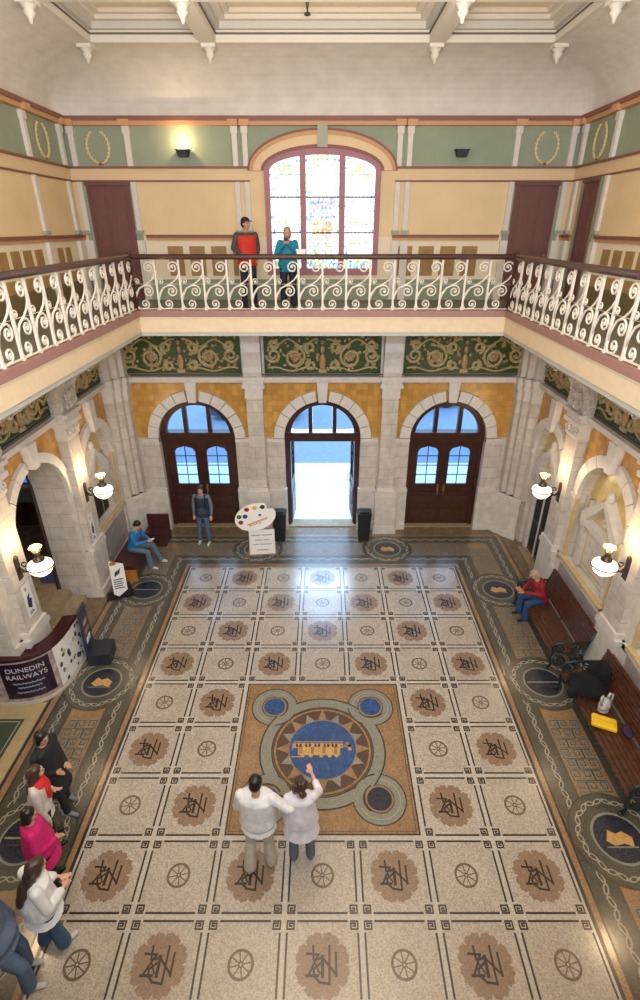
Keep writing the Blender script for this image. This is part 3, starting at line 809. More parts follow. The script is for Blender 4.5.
def railing(p0, p1):
    """one straight run of the railing from p0 to p1 (world xy) at gallery height"""
    global proto_panel
    p0 = Vector(p0)-Vector((0, RY)); p1 = Vector(p1)-Vector((0, RY)); L = (p1-p0).length; a = math.atan2(p1.y-p0.y, p1.x-p0.x)
    n = round(L/.486); k = L/n
    def put(o, t): o.location = (p0.x+(p1.x-p0.x)*t/L, p0.y+(p1.y-p0.y)*t/L, 0); o.rotation_euler = (0, 0, a)
    for i in range(n):
        if proto_panel is None: o = proto_panel = rail_panel().build('baluster_panel', rail_root, recalc=False)
        else: o = proto_panel.copy(); C.objects.link(o); o.parent = rail_root
        put(o, i*k); o.scale = (k/.486, 1, 1)
    mb = MB(); mb.box(0, L, -.02, .02, .018, .032, iron_w); put(mb.build('bottom_rail', rail_root), 0)
    mb = MB(); mb.prism([(-.045, .985), (.045, .985), (.06, 1.02), (.05, 1.06), (.02, 1.085), (-.02, 1.085), (-.05, 1.06), (-.06, 1.02)], 0, L, handwood, 's')
    put(mb.build('handrail', rail_root), 0)
railing((-RX, RY), (RX, RY)); railing((-RX, .3), (-RX, RY)); railing((RX, RY), (RX, .3))
for s in (-1, 1):
    mb = MB(); mb.box(-.04, .04, -.04, .04, 0, 1.08, handwood); mb.lathe([(.06, 1.06), (.065, 1.09), (.03, 1.12), (.0, 1.125)], (0, 0, 0), handwood, 12)
    mb.build('newel_post', rail_root).location = (s*RX, 0, 0)

# ------------------------------------------------------------------ upper storey trims
def upper_trims(T, s0, s1, singles, doors, wreaths, panels, gaps=(), ph=6.98):
    global nt
    mb = MB(T)
    def cont(a, b, d, h0, h1, m):     # a moulding broken at the gaps
        cuts = [a]
        for g0, g1 in sorted(gaps):
            if g0 > a and g1 < b: cuts += [g0, g1]
        cuts.append(b)
        for i in range(0, len(cuts), 2): mb.box(cuts[i], cuts[i+1], 0, d, h0, h1, m)
    mb.box(s0, s1, 0, .16, 10.02, 10.10, redline); mb.box(s0, s1, 0, .12, 9.94, 10.02, orangel)
    for s in singles: mb.box(s-.12, s+.12, 0, .18, 9.93, 10.04, orangel)
    cont(s0, s1, .05, 9.165, 9.205, redline); cont(s0, s1, .03, 8.91, 8.945, redline)
    dg = list(gaps)
    for c, wd in doors: dg.append((c-wd/2-.22, c+wd/2+.22))
    cuts = [s0]
    for g0, g1 in sorted(dg): cuts += [g0, g1]
    cuts.append(s1)
    for i in range(0, len(cuts), 2):
        if cuts[i+1] > cuts[i]: mb.box(cuts[i], cuts[i+1], 0, .06, 7.80, 7.86, redline); mb.box(cuts[i], cuts[i+1], 0, .03, 7.74, 7.80, orangel)
    mb.build('trim_%d' % nt, kind=S); nt += 1
    for s in singles:
        mb = MB(T)
        mb.box(s-.055, s+.055, 0, .07, 9.205, 9.93, pilp); mb.box(s-.075, s+.075, 0, .09, 9.80, 9.93, pilp)
        mb.box(s-.055, s+.055, 0, .06, 7.95, 8.91, pilp); mb.box(s-.085, s+.085, 0, .09, 7.88, 7.95, pilgc); mb.box(s-.085, s+.085, 0, .08, 6.45, 7.74, pilp)
        mb.build('trim_%d' % nt, kind=S); nt += 1
    for s in wreaths:
        mb = MB(T)
        for k in (-1, 1):
            pts = [(s+k*.24*math.sin(t), .02, 9.56-.30*math.cos(t)) for t in [R(8)+R(150)*i/18 for i in range(19)]]
            mb.tube(pts, [.028-.012*i/18 for i in range(19)], wreathM, 6)
            for i in range(3, 19, 2):
                p = pts[i]
                for q in (-1, 1): mb.ell((p[0]+q*.022, .03, p[2]+.01), (.016, .014, .03), wreathM, 6, 4)
        mb.ell((s, .03, 9.25), (.04, .02, .025), redline, 8, 5)
        mb.build('trim_%d' % nt, kind=S); nt += 1
    mb = MB(T)
    for a, b in panels: mb.box(a, b, 0, .012, ph, 7.62, brownp); mb.box(a+.03, b-.03, .012, .02, ph+.04, 7.58, brownp)
    mb.build('trim_%d' % nt, kind=S); nt += 1
pan = []
for s in (-1, 1):
    for k in range(5):
        c = s*(1.93+k*.51); 
        if abs(c) > 3.9: continue
        pan.append((c-.18+.0, c+.18))
upper_trims(TB, -5.6, 5.6, (-5.42, -4.22, -1.90, -1.68, 1.68, 1.90, 4.22, 5.42), ((-4.80, .98), (4.80, .98)), (-4.88, 4.88), pan, ((-1.62, 1.62),))
span = [(11.45-k*.45-.155, 11.45-k*.45+.155) for k in range(18)]
upper_trims(TL, -2.2, 13.7, (13.45, 11.9, 9.2, 6.5), (), (12.6,), [(12.28, 12.54), (12.66, 12.92)]+[p for p in span if abs((p[0]+p[1])/2-9.2) > .3 and abs((p[0]+p[1])/2-11.9) > .3], (), 7.27)
upper_trims(TR, -2.2, 13.7, (13.45, 12.02, 9.2, 6.5), ((12.62, .8),), (12.7,), [p for p in span if abs((p[0]+p[1])/2-9.2) > .3], (), 7.27)

def panel_door(n, T, c, wd):
    root = empty('door_%d' % n, (0, 0, 0), kind=S)
    mb = MB(T); g = green
    for s in (-1, 1):
        a, b = sorted((c+s*wd/2, c+s*(wd/2+.14))); mb.box(a, b, 0, .045, 6.44, 8.91, green)
    mb.box(c-wd/2-.02, c+wd/2+.02, 0, .09, 8.84, 8.93, maroon); mb.build('door_frame', root)
    mb = MB(T); mb.box(c-wd/2, c+wd/2, .0, .03, 6.44, 8.86, maroon)
    for k in (-1, 1):
        for h0, h1 in ((6.6, 7.25), (7.45, 8.70)):
            x = c+k*wd*.23; q = wd*.16
            mb.box(x-q, x+q, .03, .045, h0, h1, maroon); mb.box(x-q+.04, x+q-.04, .045, .06, h0+.06, h1-.06, maroon)
    for s in (-1, 1): mb.box(c+s*wd*.5-.06*(s > 0), c+s*wd*.5+.06*(s < 0), .03, .05, 6.44, 8.86, maroon)
    lf = mb.build('door_leaf', root)
    mb = MB(T); mb.ell((c+wd*.4, .09, 7.42), (.03, .03, .03), brass, 8, 6); mb.build('handle', root)
panel_door(4, TB, -4.80, .98); panel_door(5, TB, 4.80, .98); panel_door(7, TR, 12.62, .7)

# ------------------------------------------------------------------ stained glass window
root = empty('window_1', (0, WY, 0), kind=S)
def GW(s, d, h): return (s, -d, h)
mb = MB(GW)
def hd(x, off): return seg_head(x*(WHX/(WHX+off)) if off else x, .42+off*.6, WHX, WS)+off*.4
N = 24
def arch_band(mb, off0, off1, d0, d1, m):
    for i in range(N):
        def pt(i, off):
            t = PI-PI*i/N; return ((WHX+off)*math.cos(t), WS+(.42+off)*math.sin(t))
        a, b, c_, e = pt(i, off0), pt(i+1, off0), pt(i+1, off1), pt(i, off1)
        mb.prism([a, b, c_, e], d0, d1, m)
arch_band(mb, -.12, .0, -.12, .05, maroon_w)
for s in (-1, 1):
    a, b = sorted((s*WHX, s*(WHX-.12))); mb.box(a, b, -.12, .05, WB, WS, maroon_w)
mb.box(-WHX, WHX, -.12, .06, WB-.02, WB+.12, maroon_w)
for s in (-1, 1): mb.box(s*.44-.065, s*.44+.065, -.11, .04, WB+.1, seg_head(.44)-.03, maroon_w)
mb.build('window_frame', root)
mb = MB(GW); arch_band(mb, .0, .06, 0, .08, redline); arch_band(mb, .06, .24, 0, .06, creamb); arch_band(mb, .24, .31, 0, .10, orangel); arch_band(mb, .31, .35, 0, .12, redline)
mb.box(-.11, .11, 0, .14, WS+.42, WS+.84, pilgc)
mb.build('arch_surround', root)
cols = {}
def gc(n, c, e=1.0): cols[n] = mat('stained_glass_'+n, tuple(.05+.95*q for q in c), .3, emit=e*.98)
gc('white', (1, .99, .97), 1.15); gc('pale', (.95, .93, 1), 1.0); gc('yellow', (.95, .72, .22), .95); gc('blue', (.10, .35, .85), .8); gc('sky', (.35, .75, .95), .95)
gc('red', (.75, .18, .14), .8); gc('green', (.28, .60, .35), .75); gc('violet', (.40, .32, .70), .8); gc('pink', (.95, .72, .75), 1.0); gc('brown', (.55, .33, .16), .7)
rnd = random.Random(3)
def pick(x, z, lo, hi, ci):
    """glass colour by place in a light: x in 0..1 across, z world height"""
    t = (z-7.1)/(hi-7.1)
    if z < 7.32: return rnd.choice(['blue', 'sky', 'white', 'blue', 'yellow', 'green', 'white'])
    if x < .12 or x > .88:
        return rnd.choice(['sky', 'white', 'pale', 'sky', 'blue', 'pink'] if ((z*7) % 1) < .55 else ['white', 'pale'])
    if hi-z < .34 and hi-z > .06: return rnd.choice(['yellow', 'white', 'green', 'sky', 'yellow', 'white', 'white'])
    if ci == 1:
        cx = abs(x-.5)
        if 8.12 < z < 8.62 and cx < .36: return rnd.choice(['blue', 'violet', 'sky', 'blue', 'white', 'yellow', 'violet', 'pink'])
        if 7.85 < z <= 8.12 and cx < .30: return rnd.choice(['yellow', 'brown', 'white', 'red', 'yellow'])
        if 7.32 < z <= 7.85 and cx < .38: return rnd.choice(['white', 'yellow', 'pink', 'white', 'brown', 'sky', 'white', 'green'])
    if 7.62 < z < 7.72 or 8.06 < z < 8.12: return rnd.choice(['pink', 'white', 'yellow', 'green'])
    if rnd.random() < .05: return rnd.choice(['pink', 'yellow', 'sky'])
    return 'white' if rnd.random() < .8 else 'pale'
lights3 = ((-WHX+.11, -.50), (-.38, .38), (.50, WHX-.11))
for ci, (a, b) in enumerate(lights3):
    mb = MB(GW); nx = 16; cw = (b-a)/nx
    z = WB+.11; ch = .046
    while z < 9.62:
        for i in range(nx):
            x0 = a+i*cw; x1 = x0+cw; top = min(seg_head(x0), seg_head(x1))-.08
            if z >= top: continue
            z1 = min(z+ch, top)
            hh = seg_head((a+b)/2)-.08
            mb.face([(x0, -.05, z), (x1, -.05, z), (x1, -.05, z1), (x0, -.05, z1)], cols[pick((i+.5)/nx, z+ch/2, 0, min(hh, top), ci)])
        z += ch
    p = mb.build('stained_glass', root, recalc=False)
    lb = MB(GW)
    for z in (7.90, 8.62): lb.box(a, b, -.05, -.02, z-.014, z+.014, black)
    zz = WB+.11+ch*2
    for z in [WB+.11+ch*k for k in range(6, 60, 6)]:
        if z < seg_head(max(abs(a), abs(b)))-.1: lb.box(a, b, -.05, -.042, z-.004, z+.004, lineM)
    for i in range(2, nx, 2): lb.box(a+i*cw-.003, a+i*cw+.003, -.05, -.042, WB+.1, min(seg_head(a+i*cw)-.1, 9.6), lineM)
    lb.build('lead_bars', p)

# ------------------------------------------------------------------ cove and coffered ceiling
CX, CY, CZ = 4.25, 12.25, 10.95
def cove_prof(k=12): # fraction out of the wall, height
    o = []
    for i in range(k+1):
        t = i/k*PI/2; o.append((1-math.cos(t), math.sin(t)))
    return o
mb = MB()
K = 12
for i in range(K):
    t0 = i/K*PI/2; t1 = (i+1)/K*PI/2
    def lev(t): f = 1-math.cos(t); g = math.sin(t); return (WX-(WX-CX)*f, WY-(WY-CY)*f, 10.10+(CZ-10.10)*g)
    a, b = lev(t0), lev(t1)
    cr = .5   # rounded corner radius share
    def ring(l):
        X, Y, Z = l; r = .45
        p = [(-X, -2.2, Z), (-X, Y-r, Z)]
        for k in range(1, 7): q = PI-PI/2*k/6; p.append((-X+r+r*math.cos(q), Y-r+r*math.sin(q), Z))
        for k in range(0, 7): q = PI/2-PI/2*k/6; p.append((X-r+r*math.cos(q), Y-r+r*math.sin(q), Z))
        p.append((X, -2.2, Z)); return p
    ra, rb = ring(a), ring(b)
    for j in range(len(ra)-1): mb.face([ra[j], ra[j+1], rb[j+1], rb[j]], coveM, True)
ra = ring((WX, WY, 10.10))
for sx in (-1, 1): mb.face([(sx*WX, WY, 10.10), (sx*WX, WY-.5, 10.10), (sx*(WX-.14), WY-.14, 10.10), (sx*(WX-.5), WY, 10.10)], coveM)
mb.build('ceiling_cove', kind=S, recalc=False)
# embossed ribs of the cove
mb = MB()
mb.box(-5.9, 5.9, -2.4, 14.0, 11.34, 11.5, panelM)
XS = (-4.30, -2.06, 2.06, 4.30); YS = (12.28, 10.08, 8.1, 6.0, 3.9, 1.8, -.3)
def beam_x(y, x0, x1):
    mb.box(x0, x1, y-.15, y+.15, 10.95, 11.12, beamM); mb.box(x0, x1, y-.17, y+.17, 11.06, 11.085, lineM)
    mb.box(x0, x1, y-.24, y+.24, 11.12, 11.22, beam2); mb.box(x0, x1, y-.36, y+.36, 11.22, 11.28, beamM); mb.box(x0, x1, y-.46, y+.46, 11.28, 11.345, beamM)
def beam_y(x, y0, y1):
    mb.box(x-.15, x+.15, y0, y1, 10.951, 11.12, beamM); mb.box(x-.17, x+.17, y0, y1, 11.061, 11.086, lineM)
    mb.box(x-.24, x+.24, y0, y1, 11.121, 11.221, beam2); mb.box(x-.36, x+.36, y0, y1, 11.221, 11.281, beamM); mb.box(x-.46, x+.46, y0, y1, 11.281, 11.344, beamM)
for y in YS: beam_x(y, -4.4, 4.4)
for x in XS: beam_y(x, -2.2, 12.4)
mb.build('ceiling', kind=S)
pend = None
for y in (12.28, 10.14):
    for x in XS:
        if pend is None:
            mb = MB(); mb.box(-.13, .13, -.13, .13, -.06, 0, beamM); mb.lathe([(.13, -.06), (.07, -.12), (.09, -.15), (.04, -.21), (.02, -.27), (.0, -.28)], (0, 0, 0), beamM, 12)
            o = pend = mb.build('ceiling_pendant')
        else: o = pend.copy(); C.objects.link(o)
        o.location = (x, y, 10.955)
        tag(o, 'white plaster drop boss under the ceiling beam crossing, %s, %s' % ({-4.30: 'far left', -2.06: 'left of centre', 2.06: 'right of centre', 4.30: 'far right'}[x], 'on the last cross beam' if y > 11 else 'one beam nearer than the last'), 'ceiling boss', 'plaster drop bosses on the ceiling beams')
        o['kind'] = S
mb = MB(); mb.lathe([(.10, 0), (.10, -.02), (.03, -.04), (.01, -.16), (.05, -.18), (.05, -.21), (0, -.22)], (-.25, 11.4, 11.33), bronze, 12)
mb.build('ceiling_fitting', label='small dark fitting hanging from the middle ceiling panel', cat='ceiling fitting')

# ------------------------------------------------------------------ wall lamps and sconces
def wall_lamp(x, y, label):
    s = -1 if x > 0 else 1       # direction into the hall
    root = empty('wall_lamp', (x-s*.17, y, 2.55), 0 if s > 0 else PI, label, 'lamp', 'globe lamps on the marble pilasters')
    mb = MB(); mb.box(-.06, .0, -.07, .07, -.12, .32, bronze); mb.lathe([(.03, 0), (.06, .03), (.02, .07)], (-.02, 0, .3), bronze, 10); mb.build('wall_plate', root)
    mb = MB(); mb.tube([(0, 0, .12), (.08, 0, .04), (.18, 0, .06), (.26, 0, .16), (.35, 0, .20)], .026, bronze, 8)
    mb.tube([(a, 0, b) for a, b in spiral(.12, .18, .08, .02, -PI/2, 1.3, 14, 1)], .014, bronze, 6); mb.build('arm', root)
    mb = MB(); mb.lathe([(.0, .17), (.05, .17), (.10, .19), (.10, .22), (.05, .26), (.045, .34), (.07, .36), (.03, .38)], (.40, 0, .09), bronze, 14)
    mb.build('gallery_fitting', root)
    mb = MB(); mb.lathe([(.01, -.06), (.08, -.05), (.15, .0), (.20, .07), (.215, .14), (.20, .19), (.12, .235), (.05, .25)], (.40, 0, .03), globeM, 22)
    g = mb.build('glass_globe', root)
    mb = MB()
    ring = [(.40+.222*math.cos(t), .222*math.sin(t), .165) for t in [2*PI*k/24 for k in range(25)]]; mb.tube(ring, .012, bronze, 5)
    for a in (0, PI/2, PI, 3*PI/2):
        mb.tube([(.40+q*math.cos(a), q*math.sin(a), z+.03) for q, z in ((.225, .14), (.205, .06), (.155, -.01), (.08, -.06), (.01, -.07))], .006, bronze, 4)
    mb.build('cage', g)
    mb = MB(); mb.ell((.40, 0, .50), (.05, .05, .06), bulbM, 12, 8); mb.build('bulb', root)
    mb = MB()
    for k in range(8):
        a = 2*PI*k/8; b = 2*PI*(k+.8)/8
        mb.face([(.40+.05*math.cos(a), .05*math.sin(a), .43), (.40+.05*math.cos(b), .05*math.sin(b), .43), (.40+.11*math.cos(b), .11*math.sin(b), .55), (.40+.11*math.cos(a), .11*math.sin(a), .55)], brass)
    mb.build('crown', root, recalc=False)
    return root
lamps = (('left', -1, 10.7, 'left pilaster above the leaflet stand'), ('left', -1, 7.7, 'left pilaster above the curved counter'), ('right', 1, 10.7, 'right pilaster beside the dark narrow door'), ('right', 1, 7.7, 'right pilaster above the two benches'))
for sd, s, y, t in lamps: wall_lamp(s*(WX-.22-.01)+(.17 if s < 0 else -.17)*1.0, y, 'lit bronze globe lamp on the '+t)
for x, lit in ((-3.02, True), (3.02, False)):
    r = empty('wall_sconce', (x, WY-.002, 9.42), 0, 'small black up-light sconce on the green band, %s' % ('lit, left of the stained window' if lit else 'unlit, right of the stained window'), 'sconce')
    mb = MB(); mb.box(-.04, .04, -.05, 0, -.02, .05, black); mb.build('bracket', r)
    mb = MB(); i = mb.prism([(-.10, -.05), (.10, -.05), (.14, .07), (-.14, .07)], -.20, -.04, black); mb.box(-.16, .16, -.22, -.03, .07, .085, black); mb.build('housing', r)
    if lit:
        mb = MB(); mb.box(-.10, .10, -.17, -.07, .086, .092, bulbM); mb.build('lens', r)
# ------------------------------------------------------------------ furniture
def slat_bench(y0, y1, label):
    """bench along the right wall, seat facing the hall"""
    root = empty('slatted_bench', (4.95, (y0+y1)/2, 0), 0, label, 'bench')
    L = (y1-y0)/2
    for k in range(7):
        x = -.34+k*.085; mb = MB(); mb.box(x-.034, x+.034, -L, L, .435-.008*abs(k-3), .455-.008*abs(k-3), slatm)
        mb.build('seat_slat', root)
    for k in range(8):
        t = k/7; x = .24+.16*t; z = .50+.46*t
        mb = MB(); mb.hexa([(x-.01, -L, z-.022), (x+.01, -L, z-.026), (x+.01, L, z-.026), (x-.01, L, z-.022), (x+.004, -L, z+.026), (x+.024, -L, z+.022), (x+.024, L, z+.022), (x+.004, L, z+.026)], slatm)
        mb.build('back_slat', root)
    mb = MB(); mb.box(.38, .44, -L-.02, L+.02, .97, 1.0, slatm); mb.build('top_rail', root)
    for y in (-L, 0, L):
        mb = MB(); T = lambda pts: [(a, y, b) for a, b in pts]
        mb.tube(T([(-.34, .42), (0, .40), (.25, .42), (.31, .60), (.41, .98)]), .022, irong, 6)
        if y:
            mb.tube(T([(-.38, .0), (-.33, .16), (-.38, .32), (-.34, .44), (-.37, .58), (-.30, .68), (-.1, .70), (.33, .70)]), .028, irong, 6)
            mb.tube(T([(.42, 0), (.34, .15), (.28, .30), (.26, .44)]), .028, irong, 6)
            mb.tube(T(spiral(-.20, .55, .11, .02, PI/2, 1.6, 18)), .018, irong, 5); mb.tube(T(spiral(.08, .55, .11, .02, PI/2, 1.6, 18, -1)), .018, irong, 5)
            mb.tube(T(spiral(-.16, .24, .13, .02, PI, 1.6, 18)), .018, irong, 5); mb.tube(T(spiral(.14, .24, .12, .02, 0, 1.6, 18, -1)), .018, irong, 5)
            mb.ell((-.38, y, .03), (.06, .04, .03), irong, 8, 5); mb.ell((.42, y, .03), (.06, .04, .03), irong, 8, 5)
            mb.build('cast_iron_end', root)
        else: mb.build('middle_strap', root)
slat_bench(7.95, 10.05, 'red brown slatted bench with iron ends where the red sweatered person sits')
slat_bench(4.95, 7.45, 'red brown slatted bench with iron ends carrying the black coat and yellow bag')

# dark box bench on the left, with an orange wooden end
leath = mat('dark_red_leather', (.06, .018, .016), .35, noise=.2); ow = mat('orange_varnished_wood', (.42, .16, .03), .35, noise=.25)
root = empty('box_bench', (-4.98, 11.62, 0), 0, 'dark red box bench with orange wooden end under the boy in blue', 'bench')
mb = MB(); mb.box(-.32, .28, -.68, .68, .36, .47, leath); mb.build('seat', root)
mb = MB(); mb.box(-.32, .22, -.64, .64, .04, .36, darkwood); mb.build('base', root)
for y in (-.69, .65):
    mb = MB(); mb.box(-.33, .29, y, y+.04, 0, .355, ow); mb.box(-.27, .23, y-.008, y+.048, .08, .30, ow); mb.build('end_panel', root)
root = empty('high_backed_seat', (-4.68, 12.86, 0), 0, 'dark red high backed seat in the far left corner beyond the boy', 'seat')
mb = MB(); mb.box(-.30, .30, -.30, .14, .34, .44, leath); mb.build('seat', root)
mb = MB(); mb.hexa([(-.30, .14, .0), (.30, .14, .0), (.30, .22, .0), (-.30, .22, .0), (-.30, .16, .80), (.30, .16, .80), (.30, .22, .80), (-.30, .22, .80)], leath); mb.build('backrest', root)
mb = MB(); mb.box(-.28, .28, -.28, .13, .0, .34, darkwood); mb.build('base', root)

# leaflet board on a black base
paper = mat('white_poster_paper', (.78, .77, .74), .5); ink = mat('dark_print_ink', (.03, .03, .05), .5)
root = empty('leaflet_stand', (-4.95, 10.38, 0), R(20), 'white pointed leaflet board with black print leaning on a black base', 'sign')
mb = MB(); mb.box(-.30, .30, -.15, .15, 0, .05, black); mb.box(-.1, .26, -.12, .14, .05, .25, black); mb.build('base', root)
mb = MB(); mb.prism([(-.12, .08), (-.02, .0), (.20, .14), (.20, .80), (-.12, .92)], -.17, -.155, paper)
o = mb.build('board', root); o.rotation_euler = (R(-14), 0, 0); o.location = (0, 0, .05)
mb = MB()
for k in range(5): mb.box(-.08, .14-.03*(k % 2), -.172, -.17, .20+k*.055, .225+k*.055, ink)
mb.prism([(-.04, .50), (.08, .58), (.12, .72), (.06, .66), (-.02, .62)], -.173, -.17, ink); mb.box(-.10, .04, -.173, -.17, .80, .88, ow)
mb.build('print', o)
# posters fixed to the pilasters
def poster(T, s, d, h0, h1, w, label):
    y = T(s, d, h0)
    mb = MB(T); mb.box(s-w/2, s+w/2, d, d+.006, h0, h1, paper)
    o = mb.build('poster', label=label, cat='poster')
    mb = MB(T); c = (h0+h1)/2
    mb.prism([(s-w*.3, c-.12), (s+w*.1, c-.2), (s+w*.3, c-.02), (s+w*.05, c+.02), (s+w*.2, c+.12), (s-w*.15, c+.08)], d+.006, d+.008, ink)
    mb.box(s-w*.3, s+w*.3, d+.006, d+.008, h0+.05, h0+.07, ink); mb.box(s-w*.3, s+w*.1, d+.006, d+.008, h0+.09, h0+.11, ink)
    mb.ell((s-w*.1, d+.004, h1-.10), (.04, .004, .05), orangel, 8, 5)
    mb.build('print', o, recalc=False)
poster(lambda a, b, c: TB(a, b, c) if False else (-WX+.223+(b-.0), a, c), 10.62, 0, 1.45, 2.15, .20, 'narrow white poster with dark picture on the far left pilaster')
poster(lambda a, b, c: (-WX+.223+b, a, c), 7.72, 0, 1.62, 2.30, .26, 'narrow white poster with dark picture on the pilaster above the counter')

# curved counter front with its sign
def counter():
    root = empty('curved_counter', (-5.5, 7.7, 0), 0, 'curved counter with marble swirl front and dark maroon top around the left pilaster', 'counter')
    cx, cy = -5.95, 8.12
    def pt(t, r):      # t in degrees round a squared-off curve, straight tail to the left
        ct, st = math.cos(R(t)), math.sin(R(t)); q = (abs(ct)**3+abs(st)**3)**(-1/3)
        return (cx+(r+.02)*q*ct, cy+(r+.10)*q*st)
    def run(r): return [(-7.3, cy-(r+.10))]+[pt(-90+i*5, r) for i in range(0, 22)]
    tab = []; acc = 0; pp0 = pt(-90, .988)
    for i in range(0, 231):
        p = pt(-90+i*.5, .988); acc += math.hypot(p[0]-pp0[0], p[1]-pp0[1]); pp0 = p; tab.append(acc)
    def at_len(l):
        l = max(0, min(l, tab[-1]))
        for i in range(1, len(tab)):
            if tab[i] >= l: return -90+(i-1+(l-tab[i-1])/max(1e-6, tab[i]-tab[i-1]))*.5
        return 20
    swirl = mat('pink_swirled_panel', (.42, .33, .30), .4, noise=.45, nscale=9); top = mat('dark_maroon_counter', (.045, .012, .014), .25)
    loc = (-5.5, 7.7, 0)
    def band(name, r0, r1, z0, z1, m, i0=0, i1=21, parent=root):
        mb = MB(); A, B = run(r0)[i0:i1+1], run(r1)[i0:i1+1]
        for a, b, c, d in zip(A, A[1:], B, B[1:]):
            mb.hexa([(a[0], a[1], z0), (c[0], c[1], z0), (d[0], d[1], z0), (b[0], b[1], z0), (a[0], a[1], z1), (c[0], c[1], z1), (d[0], d[1], z1), (b[0], b[1], z1)], m)
        o = mb.build(name, None, loc=loc); o.parent = parent
        o.location = (0, 0, 0) if parent is root else (0, 0, 0); return o
    band('front_panel', .92, .97, .0, 1.06, swirl); band('plinth_strip', .90, 1.0, 0, .06, mat('pale_plinth_strip', (.55, .50, .42), .5))
    band('counter_top', .74, 1.0, 1.06, 1.12, top)
    band('inner_lining', .76, .80, 0, 1.06, top)
    sg = band('sign_panel', .975, .985, .16, 1.0, mat('dark_plum_sign', (.022, .008, .022), .3), 2, 11)
    sg['label'] = 'dark plum sign with pale lettering'
    # lettering wraps the curve
    txt = mat('pale_sign_lettering', (.62, .60, .64), .5); ltx = mat('blue_sign_lettering', (.30, .38, .55), .5)
    def word(text, size, z, tc, m):
        cu = bpy.data.curves.new('sign_lettering', 'FONT'); cu.body = text; cu.size = size; cu.align_x = 'CENTER'; cu.extrude = .002
        tmp = bpy.data.objects.new('tmp', cu); C.objects.link(tmp)
        dg = bpy.context.evaluated_depsgraph_get(); me = bpy.data.meshes.new_from_object(tmp.evaluated_get(dg)); bpy.data.objects.remove(tmp)
        for v in me.vertices:
            x, y = pt(at_len(tc+v.co.x), .988+v.co.z)
            v.co = (x-loc[0], y-loc[1], z+v.co.y)
        me.materials.clear(); me.materials.append(m)
        o = bpy.data.objects.new('lettering', me); C.objects.link(o); o.parent = sg
    t0 = (tab[10]+tab[100])/2
    word('DUNEDIN', .15, .80, t0, txt); word('RAILWAYS', .15, .64, t0, txt)
    for z, hw in ((.53, .27), (.43, .20), (.31, .24)):     # small lines too faint to read
        mb = MB(); n = 60; pts = []
        for i in range(n+1):
            x, y = pt(at_len(t0-hw+2*hw*i/n), .990); pts.append((x, y, z+.018*math.sin(i*1.9)+.008*math.sin(i*.7)))
        mb.tube(pts, .007, ltx, 4); o = mb.build('small_lettering', None, loc=loc); o.parent = sg; o.location = (0, 0, 0)
    # picture panel with white ground and dark blobs
    pp = band('picture_panel', .975, .985, .10, 1.04, paper, 12, 21)
    rr = random.Random(5)
    for k in range(30):
        mb = MB(); t = rr.uniform(-32, 8); z = rr.uniform(.16, .98); x, y = pt(t, .989); e = rr.uniform(.02, .055); m = ink if rr.random() < .7 else gldp
        mb.ell((x, y, z), (e*.25, e, e*rr.uniform(.6, 1.3)), m, 7, 5)
        o = mb.build('picture_mark', None, loc=loc); o.parent = pp; o.location = (0, 0, 0)
gldp = mat('gold_print', (.5, .4, .2), .5)
counter()

# narrow display stand at the end of the counter
root = empty('display_stand', (-4.62, 8.3, 0), R(8), 'narrow dark display stand with pictures at the end of the curved counter', 'stand')
navy = mat('navy_display_board', (.03, .035, .07), .4)
mb = MB(); mb.box(-.20, .24, -.26, .22, 0, .28, mat('dark_slate_box', (.018, .024, .035), .45)); mb.build('base_box', root)
mb = MB(); mb.hexa([(-.24, -.20, .05), (-.20, -.20, .05), (-.20, .30, .05), (-.24, .30, .05), (-.20, -.16, 1.32), (-.16, -.16, 1.32), (-.16, .18, 1.32), (-.20, .18, 1.32)], navy); bd = mb.build('board', root)
mb = MB()
for k in range(4): mb.hexa([(-.19, -.10, .48+k*.2), (-.175, -.10, .48+k*.2), (-.175, .12, .48+k*.2), (-.19, .12, .48+k*.2), (-.18, -.10, .60+k*.2), (-.165, -.10, .60+k*.2), (-.165, .12, .60+k*.2), (-.18, .12, .60+k*.2)], (paper, pinkm, gldp, paper)[k])
mb.build('pictures', bd)

# black boxes by the open door
for x, y, t in ((-1.22, 13.02, 'black rubbish bin left of the open door behind the palette sign'), (1.18, 13.02, 'black rubbish bin right of the open door')):
    root = empty('litter_bin', (x, y, 0), 0, t, 'bin')
    mb = MB(); mb.hexa([(-.15, -.14, 0), (.15, -.14, 0), (.15, .14, 0), (-.15, .14, 0), (-.19, -.17, .84), (.19, -.17, .84), (.19, .17, .84), (-.19, .17, .84)], black); mb.build('body', root)
    mb = MB(); mb.box(-.20, .20, -.18, .18, .84, .90, black); mb.box(-.13, .13, -.12, .12, .90, .94, black); mb.build('lid', root)

